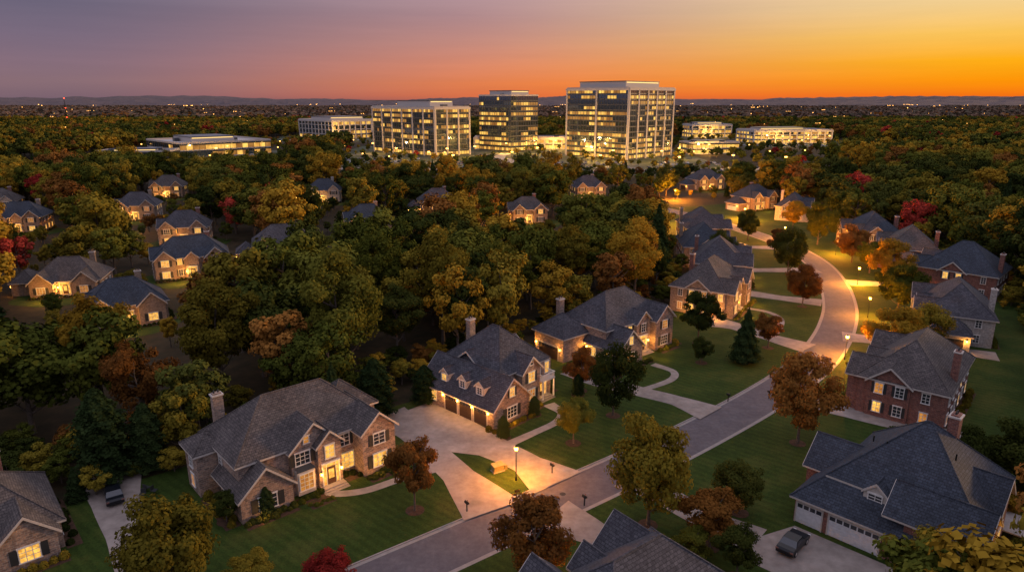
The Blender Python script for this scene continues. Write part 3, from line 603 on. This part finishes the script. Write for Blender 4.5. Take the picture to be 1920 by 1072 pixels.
for (hs,x0,x1,y0,y1,n,tall) in BEDS:
    rg=np.random.default_rng(int(abs(x0*13+y1*7+hs.O[0])*10)%9999)
    L=[]; nl=260 if hs.O[1]<130 else 90
    for i in range(n):
        r=rg.uniform(.32,.55)*tall**.5; lx=x1-x0>=y1-y0
        u=(i+.5)/n
        p=(x0+(x1-x0)*u,rg.uniform(y0+.35,y1-.35),.1) if lx else (rg.uniform(x0+.35,x1-.35),y0+(y1-y0)*u,.1)
        blob(L,p,r,rg,nl,rg.uniform(.6,.9)*tall**.5)
    me=mesh_tree('shrubs',np.vstack(L),MB(),LEAF[['green','dkgreen','olive'][n%3]]); o=bpy.data.objects.new('shrubs',me); COL.objects.link(o); o.parent=hs.e

# ------------------------------------------------------------------ instanced forest
def scatter(name,pts,scl,rot,idx,coll):
    me=bpy.data.meshes.new(name); me.from_pydata(pts.tolist(),[],[])
    a=me.attributes.new('scl','FLOAT_VECTOR','POINT'); a.data.foreach_set('vector',scl.astype(np.float32).ravel())
    a=me.attributes.new('rotz','FLOAT_VECTOR','POINT'); rr=np.zeros((len(pts),3),np.float32); rr[:,2]=rot; a.data.foreach_set('vector',rr.ravel())
    a=me.attributes.new('idx','INT','POINT'); a.data.foreach_set('value',idx.astype(np.int32))
    ob=bpy.data.objects.new(name,me); COL.objects.link(ob)
    ng=bpy.data.node_groups.new(name,'GeometryNodeTree'); ng.interface.new_socket('Geometry',in_out='INPUT',socket_type='NodeSocketGeometry'); ng.interface.new_socket('Geometry',in_out='OUTPUT',socket_type='NodeSocketGeometry')
    gi=ng.nodes.new('NodeGroupInput'); go=ng.nodes.new('NodeGroupOutput'); ip=ng.nodes.new('GeometryNodeInstanceOnPoints'); ci=ng.nodes.new('GeometryNodeCollectionInfo')
    ci.inputs['Collection'].default_value=coll; ci.inputs['Separate Children'].default_value=True; ci.inputs['Reset Children'].default_value=True
    def na(n,t):
        q=ng.nodes.new('GeometryNodeInputNamedAttribute'); q.data_type=t; q.inputs[0].default_value=n; return q.outputs[0]
    ip.inputs['Pick Instance'].default_value=True
    Lk=ng.links.new; Lk(gi.outputs[0],ip.inputs['Points']); Lk(ci.outputs[0],ip.inputs['Instance']); Lk(na('idx','INT'),ip.inputs['Instance Index']); Lk(na('rotz','FLOAT_VECTOR'),ip.inputs['Rotation']); Lk(na('scl','FLOAT_VECTOR'),ip.inputs['Scale']); Lk(ip.outputs[0],go.inputs[0])
    md=ob.modifiers.new('scatter','NODES'); md.node_group=ng; return ob
def coll_of(name,meshes):
    c=bpy.data.collections.new(name)
    for i,me in enumerate(meshes):
        o=bpy.data.objects.new('%s_%02d'%(name,i),me); c.objects.link(o)
    return c
FB=[decid('f',16,5.6,6500,.50,41,.22,'dkgreen',50,open_=.3),decid('f',16,5.1,5800,.50,42,.26,'dkgreen',42,open_=.45),decid('f',16,6.0,6800,.50,43,.2,'dkgreen',54,open_=.3),decid('f',16,4.6,4600,.50,44,.28,'dkgreen',36,open_=.6)]
FC=conif('f',16,4.0,5500,.5,45)
pal=['dkgreen','green','olive','ochre','rust','red']
meshes=[];wt={'dkgreen':.26,'green':.27,'olive':.26,'ochre':.14,'rust':.065,'red':.012}
for b in FB:
    for c_ in pal: meshes.append(recolor(b,c_,'fm',LEAFD))
meshes.append(FC)
def pick(P,rg,nb,extra):
    n=len(P); q=np.sin(P[:,0]*.021+1.3)+np.sin(P[:,1]*.017-.6+P[:,0]*.006)+rg.normal(size=n)*.8
    base=np.array([wt[c] for c in pal]); Wm=np.tile(base,(n,1)); warm=1/(1+np.exp(-(q-.3)*1.6))
    Wm[:,2]*=.7+1.2*warm; Wm[:,3]*=.35+2.4*warm; Wm[:,4]*=.4+1.6*warm; Wm[:,0]*=1.5-.9*warm
    Wm/=Wm.sum(1)[:,None]; cs=Wm.cumsum(1); ci=(rg.random(n)[:,None]>cs).sum(1).clip(0,5)
    idx=rg.integers(0,nb,n)*6+ci
    if extra: idx=np.where(rg.random(n)<.03,nb*6,idx)
    return idx
CF=coll_of('forest_trees',meshes)
def dist_cl(P):
    best=np.full(len(P),1e9)
    for a,b in zip(CL[:-1],CL[1:]):
        ab=b-a; t=np.clip(((P-a)@ab)/(ab@ab),0,1); best=np.minimum(best,np.linalg.norm(P-(a+t[:,None]*ab),axis=1))
    return best
def jitter(x0,x1,y0,y1,s,rg):
    X,Y=np.meshgrid(np.arange(x0,x1,s),np.arange(y0,y1,s)); P=np.stack([X.ravel(),Y.ravel()],1); return P+rg.uniform(-.42,.42,P.shape)*s
rg=np.random.default_rng(5)
def clear(P,marg):
    keep=np.ones(len(P),bool); small=np.ones(len(P))
    for (c_,hu,hv,an) in RECTS:
        q=P-np.array(c_); u=q[:,0]*math.cos(an)+q[:,1]*math.sin(an); v=-q[:,0]*math.sin(an)+q[:,1]*math.cos(an)
        keep&=~((np.abs(u)<hu+marg)&(np.abs(v)<hv+marg))
    for c_ in YARDS:  # open gardens on the south side of the outlying homes
        D=math.hypot(*c_); dr=np.array(c_)/D; al=P@dr; ac_=np.abs(P@np.array([-dr[1],dr[0]]))
        w=(ac_<13.5)&(al<D+2)&(al>D-.28*D); small=np.where(w,np.minimum(small,.34),small); keep&=~((ac_<11)&(al<D)&(al>D-20))
    return keep,small
Pn=jitter(-330,380,30,440,8.0,rg)
ang=np.abs(np.arctan2(Pn[:,0],Pn[:,1])); Pn=Pn[(ang<R(46))]
d=dist_cl(Pn); keep,small=clear(Pn,4.6); keep&=(d>36)|((d>31)&(rg.random(len(Pn))<.3))
for x,y,r_ in HERO: keep&=np.hypot(Pn[:,0]-x,Pn[:,1]-y)>r_*.85+1.5
camp=((Pn[:,1]>335)&(np.abs(Pn[:,0]-50)<150))|((Pn[:,1]>375)&(Pn[:,0]<-140)&(Pn[:,0]>-330))
keep&=~((Pn[:,1]>420)&(np.abs(Pn[:,0]-40)<150)); keep&=(rg.random(len(Pn))<np.where(camp,.62,.93))
Pn=Pn[keep]; small=small[keep]; camp=camp[keep]; n=len(Pn)
sc=(.62+.62*rg.random(n)**.8)*small; sc=np.where(dist_cl(Pn)<42,sc*.8,sc); sc=np.where(camp,sc*.48,sc)
S=np.stack([sc*rg.uniform(.9,1.2,n)]*2+[sc*rg.uniform(.9,1.12,n)],1)
scatter('forest',np.c_[Pn,np.zeros(n)],S,rg.uniform(0,6.28,n),pick(Pn,rg,4,True),CF)
Pu=jitter(-120,140,60,250,3.6,rg); d=dist_cl(Pu); k,_=clear(Pu,2.5); k&=(d>33)&(d<50)&(np.abs(np.arctan2(Pu[:,0],Pu[:,1]))<R(44))
Pu=Pu[k]; n=len(Pu); sc=rg.uniform(.14,.32,n)
scatter('understory',np.c_[Pu,np.full(n,-.3)],np.stack([sc*1.3,sc*1.3,sc],1),rg.uniform(0,6.28,n),pick(Pu,rg,4,True),CF)
LOTS=[(-345,-175,490,640),(-150,150,480,700),(-290,-150,770,900),(190,380,680,800),(205,290,830,880),(-60,210,425,478)]
def inlots(P):
    k=np.zeros(len(P),bool)
    for a,b,c_,d_ in LOTS: k|=(P[:,0]>a)&(P[:,0]<b)&(P[:,1]>c_)&(P[:,1]<d_)
    return k
FM=[decid('g',15,5.4,1200,1.15,51,.2,'dkgreen',30),decid('g',15,5.0,1100,1.15,52,.22,'dkgreen',26),decid('g',15,5.8,1200,1.15,53,.18,'dkgreen',30)]
mm=[]
for b in FM:
    for c_ in pal: mm.append(recolor(b,c_,'gm',LEAFD))
CM=coll_of('mid_trees',mm)
Pm=jitter(-1150,1150,400,1300,10.5,rg); Pm=Pm[(np.abs(np.arctan2(Pm[:,0],Pm[:,1]))<R(42))&~((Pm[:,1]<440)&(np.abs(Pm[:,0])<380))]
il=inlots(Pm); Pm2=Pm[~il]
X,Y=Pm2[:,0],Pm2[:,1]; lowz=((Y<545)&(np.abs(X-20)<230))|((X<-150)&(X>-370)&(Y<520))|((X>140)&(X<390)&(Y>540)&(Y<840))|((X<-140)&(X>-300)&(Y>640)&(Y<820))
kk=(~lowz)|(rg.random(len(Pm2))<.55); Pm2=Pm2[kk]; lowz=lowz[kk]; n=len(Pm2); sc=rg.uniform(.65,1.25,n)*np.where(lowz,.44,1)
scatter('woodland',np.c_[Pm2,np.zeros(n)],np.stack([sc*1.15,sc*1.15,sc],1),rg.uniform(0,6.28,n),pick(Pm2,rg,3,False),CM)
Pc=Pm[il]; Pc=Pc[rg.random(len(Pc))<.27]; n=len(Pc); kc=np.ones(n,bool)
TOW=[((88.5,535),44,60,62),((-62,565),44,36,90),((-1,619),44,34,42),((-208.6,813.7),44,60,80),((-262,548),44,75,80),((-35,652),0,90,30),((255,735),8,88,40),((219,850),8,50,30),((-300,500),10,50,24),((150,590),10,46,20)]
def offtow(Q):
    kc=np.ones(len(Q),bool)
    for O,an,U,V in TOW:
        q=Q-np.array(O); c_,s_=math.cos(R(an)),math.sin(R(an)); u=q[:,0]*c_+q[:,1]*s_; v=-q[:,0]*s_+q[:,1]*c_; kc&=~((u>-5)&(u<U+5)&(v>-5)&(v<V+5))
    return kc
Pc=Pc[offtow(Pc)]; n=len(Pc); sc=rg.uniform(.26,.46,n); scatter('campus_trees',np.c_[Pc,np.zeros(n)],np.stack([sc*1.15,sc*1.15,sc],1),rg.uniform(0,6.28,n),pick(Pc,rg,3,False),CM)
f1=decid('k',14,7,150,3.2,61,.1,'far',18); f2=decid('k',14,6.5,140,3.2,62,.1,'far',16)
CFa=coll_of('far_trees',[f1,f2,recolor(f1,'far2','k4'),recolor(f2,'far2','k5'),recolor(f2,'rust','k6')])
Pf=jitter(-3300,3300,1290,3600,20,rg); Pf=Pf[np.abs(np.arctan2(Pf[:,0],Pf[:,1]))<R(41)]; Pf=Pf[rg.random(len(Pf))<.9]; n=len(Pf); sc=rg.uniform(.8,1.4,n)
scatter('distant_forest',np.c_[Pf,np.zeros(n)],np.stack([sc*1.45,sc*1.45,sc],1),rg.uniform(0,6.28,n),rg.choice(5,n,p=[.3,.3,.18,.18,.04]),CFa)
nr,na_=60,220; vs=[];fs=[]
for i in range(nr):
    r_=3300*(13500/3300)**(i/(nr-1))
    for j in range(na_):
        a_=R(-50+100*j/(na_-1)); x=r_*math.sin(a_); y=r_*math.cos(a_)
        z=9+6*math.sin(x*.011+y*.007)+5*math.sin(x*.023-y*.017)+random.uniform(-3.5,3.5)
        g=max(0,(r_-4200)/5000); z+=min(1.4,g)*(30+18*math.sin(x*.0011+1)+11*math.sin(x*.0031+y*.0004)+7*math.sin(x*.0083))
        if i==0: z=0
        vs.append((x,y,z))
for i in range(nr-1):
    for j in range(na_-1): q=i*na_+j; fs.append((q,q+1,q+na_+1,q+na_))
me=bpy.data.meshes.new('hills'); me.from_pydata(vs,[],fs); M['hill']=m_ground('hills_woodland',[(.3,(.085,.066,.075)),(.7,(.135,.10,.105))],.004,.95,.03); me.materials.append(M['hill']); ob=bpy.data.objects.new('hills',me); COL.objects.link(ob)  # purplish distance haze painted into the hills' base colour

# ------------------------------------------------------------------ office campus
M['towerglass']=m_plain('tower_glass',(.17,.22,.28),.06,.85)
M['spandrel']=m_plain('tower_spandrel',(.07,.075,.085),.35,.3)
M['panel']=m_plain('white_panel',(.45,.41,.39),.6)
M['offlit']=m_emit('office_light',(1,.60,.12),1.35,True,.12)
M['offlit2']=m_emit('office_light_dim',(1,.48,.10),.48,True,.12)
M['offrim']=m_emit('roof_rim_light',(1,.66,.22),1.5,False)
def tower(name,O,an,U,V,Hh,floors,bay=3.,piers=(0,0),core=None,lit=.3,seed=1,podium=0,white=False):
    rd=random.Random(seed); e=empty(name,O,an); g=MB();f=MB(); fh=Hh/floors
    for sd,Lh in (('f',U),('l',V),('b',U),('r',V)):
        nb=int(round(Lh/bay)); bw=Lh/nb
        if sd=='f': p=lambda a:(a,0); nrm=(0,-1); t=(1,0)
        elif sd=='l': p=lambda a:(0,a); nrm=(-1,0); t=(0,1)
        elif sd=='b': p=lambda a:(a,V); nrm=(0,1); t=(1,0)
        else: p=lambda a:(U,a); nrm=(1,0); t=(0,1)
        for k in range(floors):
            z=k*fh; fl=rd.random()**1.3*2*lit; run=False
            for i in range(nb):
                if rd.random()<.4: run=rd.random()<fl
                a,b=p(i*bw),p((i+1)*bw); lo=k<podium
                m=M['offlit'] if (run and rd.random()<.5) or (lo and rd.random()<.65) else (M['offlit2'] if run or (lo) else M['towerglass'])
                zt=z+fh if m is M['towerglass'] else z+fh*.78
                q=[(a[0],a[1],z+.9),(b[0],b[1],z+.9),(b[0],b[1],zt),(a[0],a[1],zt)]
                if sd in 'lb': q=q[::-1]
                g.poly(q,m)
                if zt<z+fh:
                    q=[(a[0],a[1],zt),(b[0],b[1],zt),(b[0],b[1],z+fh),(a[0],a[1],z+fh)]
                    g.poly(q[::-1] if sd in 'lb' else q,M['towerglass'])
            f.obox((*p(0),z),t,nrm,0,Lh,0,.9,-.05,.12,M['panel'] if white else M['spandrel'])
        for i in range(nb+1): f.obox((*p(i*bw),0),t,nrm,-.12,.12,.9,Hh,0,.2,M['spandrel'])
        pr=piers[0] if sd in 'fb' else piers[1]
        if pr:
            npz=int(round(Lh/pr))
            for i in range(npz+1): f.obox((*p(i*Lh/npz),0),t,nrm,-.7,.7,0,Hh+.5,.2,.9,M['panel'])
            f.obox((*p(0),Hh-1.2),t,nrm,-.9,Lh+.9,0,1.8,.91,1.2,M['panel'])
    g.poly([(0,0,Hh),(U,0,Hh),(U,V,Hh),(0,V,Hh)],M['panel'])
    for q in ((-.3,U+.3,-.3,.3),(-.3,U+.3,V-.3,V+.3),(-.3,.3,.3,V-.3),(U-.3,U+.3,.3,V-.3)): f.box(*q,Hh,Hh+1.4,M['panel'])
    if core:
        x0,x1,y0,y1,ch=core; f.box(x0,x1,y0,y1,Hh+.01,Hh+ch,M['panel']); g.box(x0-.4,x1+.4,y0-.4,y1+.4,Hh+ch,Hh+ch+.5,M['spandrel'])
        g.box(x0+1,x1-1,y0-.1,y0-.02,Hh+ch-1.0,Hh+ch-.4,M['offrim'])
        for i in range(6):
            xx=rd.uniform(2,U-8); yy=rd.uniform(2,V-8); f.box(xx,xx+rd.uniform(2,5),yy,yy+rd.uniform(2,5),Hh+.02,Hh+rd.uniform(1.6,3),M['spandrel'])
    g.build('glazing',e); f.build('frame',e); return e
tower('office_tower',(88.5,535),44,60,62,53,13,3,(12,31),(6,50,8,54,5.5),.48,1,2)
tower('office_tower',(-62,565),44,36,90,38.5,9,3,(12,15),(6,30,14,60,5.5),.42,2,1)
tower('office_tower',(-1,619),44,34,42,48,11,3,(0,0),(6,28,6,34,4.5),.60,3,2)
tower('office_building',(-208.6,813.7),44,60,80,21,4,4,(8,8),(6,50,14,60,4),.9,4,1,True)
tower('office_building',(-262,548),44,75,80,11,2,5,(0,0),(16,52,20,60,4),.6,5,0,True)
tower('office_building',(-300,500),10,50,24,8,2,5,(0,0),(10,40,4,18,2),.5,15,0,True)
tower('office_building',(-35,652),0,90,30,10,2,4,(8,8),(10,40,4,20,2),.9,6,2,True)
tower('office_building',(150,590),10,46,20,9,2,4,(0,0),(8,36,4,16,2),.9,16,2,True)
tower('office_building',(255,735),8,88,40,13,3,4,(8,8),(10,60,8,30,3),.9,7,2,True)
tower('office_building',(219,850),8,50,30,15,3,4,(8,8),(8,40,6,24,3),.9,8,2,True)
mb=MB(); M['lot']=m_ground('parking_asphalt',[(.3,(.10,.095,.09)),(.5,(.06,.075,.03)),(.7,(.18,.17,.16))],.03,.9)
for i,(a,b,c_,d_) in enumerate(LOTS): mb.poly([(a,c_,.03+i*.004),(b,c_,.03+i*.004),(b,d_,.03+i*.004),(a,d_,.03+i*.004)],M['lot'])
mb.build('parking_lot')
drive('access_road',[(-160,470),(-60,462),(40,452),(120,458),(200,476),(300,520)],[13]*6,.06,'gutter')
drive('access_road',[(-20,480),(0,520),(-10,560),(-5,600)],[9]*4,.07,'gutter')
rl=random.Random(11)
PL=[(-5,600,9000),(-30,560,5000),(20,590,6000),(60,560,5000),(75,515,5000),(130,540,5000),(-90,540,4000),(-150,560,4000),(40,640,7000),(-20,645,7000),(-230,540,3500),(280,722,9000),(330,725,7000),(240,842,7000),(-200,800,7000),(0,500,3500),(150,470,4000),(-120,600,4000),(60,470,3500),(-60,500,3500),(110,455,3500),(10,450,3500),(180,455,3500),(-40,470,3000),(-280,530,3000),(165,582,5000),(60,520,4000),(20,545,5000),(-50,535,4000),(110,510,4500)]
for i,(x,y,en) in enumerate(PL):
    e=empty('parking_lamp',(x,y)); mb=MB(); mb.tube((0,0,0),(0,0,9),.12,.08,M['metal'],6); mb.box(-.9,.9,-.25,.25,9,9.2,M['metal']); mb.box(-.8,.8,-.2,.2,8.5,8.99,M['bulb']); mb.build('pole',e); light('lamp_glow',(0,0,8.0),en*5,(1,.50,.10),e,.4)
mb=MB(); rd=random.Random(3)
for i in range(150):
    D=rd.uniform(700,4600); a_=R(rd.uniform(-37,37)); x,y=D*math.sin(a_),D*math.cos(a_); s_=D/1500*rd.uniform(.3,.62); z=rd.uniform(14,20)
    for q in range(rd.choice([1,1,1,3,5])): xx=x+q*s_*6*rd.uniform(.8,1.5); mb.box(xx-s_,xx+s_,y-s_*.5,y+s_*.5,z,z+s_*1.2,M['farbulb'])
for i in range(90):   # lamps between the campus trees
    x,y=rd.uniform(-330,330),rd.uniform(430,900); z=rd.uniform(6.5,9)
    mb.box(x-.4,x+.4,y-.3,y+.3,z,z+.6,M['farbulb'])
mb.build('distant_lights',uv=False)
mb=MB(); M['redlamp']=m_emit('red_lamp',(1,.08,.03),6,False)
for a,b in ((-1.5,-1.5),(1.5,-1.5),(0,1.6)): mb.tube((a,b,0),(a*.2,b*.2,46),.25,.15,M['metal'],5)
for i in range(12): z=i*3.8; k=1-z/57; mb.tube((-1.5*k,-1.5*k,z),(1.5*k,-1.5*k,z+3.8),.1,.1,M['metal'],4); mb.tube((1.5*k,-1.5*k,z),(0,1.6*k,z+3.8),.1,.1,M['metal'],4)
for z in (18,32,46.5): mb.box(-.6,.6,-.6,.6,z,z+1.1,M['redlamp'])
ob=mb.build('radio_mast'); ob.location=(-690,1090,0)
# ------------------------------------------------------------------ street furniture
def lamp(x,y,en=520,H=4.3):
    e=empty('street_lamp',(x,y,.1)); mb=MB()
    mb.tube((0,0,0),(0,0,.5),.14,.1,M['metal'],10); mb.tube((0,0,.5),(0,0,H-.35),.065,.05,M['metal'],10); mb.tube((0,0,H-.35),(0,0,H-.25),.12,.16,M['metal'],10)
    mb.tube((0,0,H+.2),(0,0,H+.42),.24,.04,M['metal'],10)
    for k in range(4): a_=k*math.pi/2; mb.tube((.15*math.cos(a_),.15*math.sin(a_),H-.25),(.21*math.cos(a_),.21*math.sin(a_),H+.2),.015,.015,M['metal'],4)
    mb.build('post',e); g=MB(); g.tube((0,0,H-.22),(0,0,H+.18),.19,.23,M['bulb'],10); g.build('lantern',e)
    light('lantern_light',(.42,-.42,H-.1),en*5.5,(1,.32,.02),e,.2); light('lantern_light',(-.42,.42,H-.1),en*5.5,(1,.32,.02),e,.2)
for x,y,e_ in ((.5,74.4,640),(59.6,114.6,1000),(86.8,165.7,2000),(90,262,3600),(-18,240,3200),(75.7,317,4500),(97,200,1800),(52,247,2600),(66,250,3000),(90,222,1800),(76,139,900),(-140,240,2500)): lamp(x,y,e_)
def mailbox(x,y,an):
    e=empty('mailbox',(x,y,.1),an); mb=MB(); mb.box(-.05,.05,-.05,.05,0,1.05,M['metal']); mb.box(-.12,.12,-.3,.3,1.05,1.25,M['metal'])
    for k in range(6):
        a0,a1=math.pi*k/6,math.pi*(k+1)/6; mb.poly([(.12*math.cos(a0),-.3,1.25+.1*math.sin(a0)),(.12*math.cos(a1),-.3,1.25+.1*math.sin(a1)),(.12*math.cos(a1),.3,1.25+.1*math.sin(a1)),(.12*math.cos(a0),.3,1.25+.1*math.sin(a0))],M['metal'])
    mb.box(.125,.15,-.05,.05,1.2,1.42,M['brick_red']); mb.build('box',e)
for x,y in ((-5.1,67.8),(8.3,69.0),(33.3,96.9),(40,98.0),(5,76.0),(50.6,106),(19.5,77.5)): mailbox(x,y,40)
e=empty('utility_box',(-1.8,76.6,.1),30); mb=MB(); m_u=m_plain('utility_tan',(.22,.18,.08),.6); mb.box(-.8,.8,-.5,.5,.0,.12,M['concrete']); mb.box(-.7,.7,-.42,.42,.12,.85,m_u); mb.poly([(-.75,-.47,.85),(.75,-.47,.85),(.75,.47,1.0),(-.75,.47,1.0)],m_u); mb.box(-.72,.72,.40,.44,.85,1.0,m_u); mb.box(.9,1.25,-.3,.3,0,.6,m_u); mb.build('cabinet',e)
def carmesh(pm):
    mb=MB()
    prof=[(-2.25,.35),(-2.28,.75),(-2.1,.95),(-1.5,1.0),(-.95,1.42),(.3,1.46),(.95,1.02),(1.95,.9),(2.25,.7),(2.28,.35)]
    def sec(w): return [(px,w*(1 if pz<1.05 else .82),pz) for px,pz in prof]
    A=sec(-.88);B=sec(.88); mb.poly(A[::-1],pm); mb.poly(B,pm)
    for i in range(len(prof)-1):
        mb.poly([A[i],A[i+1],B[i+1],B[i]],M['glass'] if i in (3,5) else pm)
    mb.poly([A[-1],A[0],B[0],B[-1]],M['metal'])
    for sg in (-1,1):
        mb.poly([(-1.35,sg*.89,1.03),(.75,sg*.89,1.03),(.25,sg*.77,1.4),(-.9,sg*.77,1.4)],M['glass'])
        for wx in (-1.4,1.4): mb.tube((wx,sg*.70,.33),(wx,sg*.92,.33),.34,.34,M['shutter'],16); mb.tube((wx,sg*.92,.33),(wx,sg*.93,.33),.2,.18,M['trim'],12)
        mb.box(2.2,2.3,sg*.75-.15,sg*.75+.15,.62,.75,M['white']); mb.box(-2.32,-2.25,sg*.75-.15,sg*.75+.15,.7,.85,M['brick_red'])
    return mb
CP=[m_plain('car_paint_%d'%i,c,.3,.0,.4) for i,c in enumerate(((.006,.008,.012),(.45,.45,.46),(.2,.2,.22),(.16,.02,.015)))]
def car(x,y,an,k):
    e=empty('parked_car',(x,y,.15),an); carmesh(CP[k]).build('body',e)
car(29.2,61.4,46,0); car(-46.5,70.5,125,0); car(72,210.5,5,2)
cars=coll_of('lot_cars',[carmesh(c).mesh('lot_car') for c in CP])
Q=[]
for x0,x1,ys in ((-140,-70,(500,516,522,538)),(-50,80,(490,505)),(100,150,(490,505)),(-50,200,(432,446,468)),(-290,-160,(780,796)),(200,370,(690,706,712))):
    for y in ys:
        for x in np.arange(x0,x1,2.8):
            if rl.random()<.55: Q.append((x,y+rl.uniform(-.3,.3)))
Q=np.array(Q); Q=Q[offtow(Q)]; n=len(Q)
scatter('parked_cars',np.c_[Q,np.full(n,.08)],np.ones((n,3)),np.full(n,math.pi/2)+rg.choice([0,math.pi],n),rg.choice(4,n,p=[.3,.35,.25,.1]),cars)
for i,(x,y) in enumerate(((-43.2,70.6),(-42.2,71.4),(-43.4,72.0))):
    e=empty('patio_chair',(x,y,.15),i*80); mb=MB()
    for a in (-.25,.25):
        for b in (-.25,.25): mb.tube((a,b,0),(a,b,.42),.025,.02,M['metal'],6)
    mb.box(-.3,.3,-.3,.3,.42,.48,M['shutter']); mb.box(-.3,.3,.27,.32,.48,1.0,M['shutter']); mb.build('frame',e)
mb=MB()
for x,y,r_ in HERO:
    if 45<y<150 and dist_cl(np.array([[x,y]]))[0]<28: mb.poly([(x+1.1*math.cos(k*.5236),y+1.1*math.sin(k*.5236),.133) for k in range(12)],M['mulch'])
mb.build('mulch_rings')
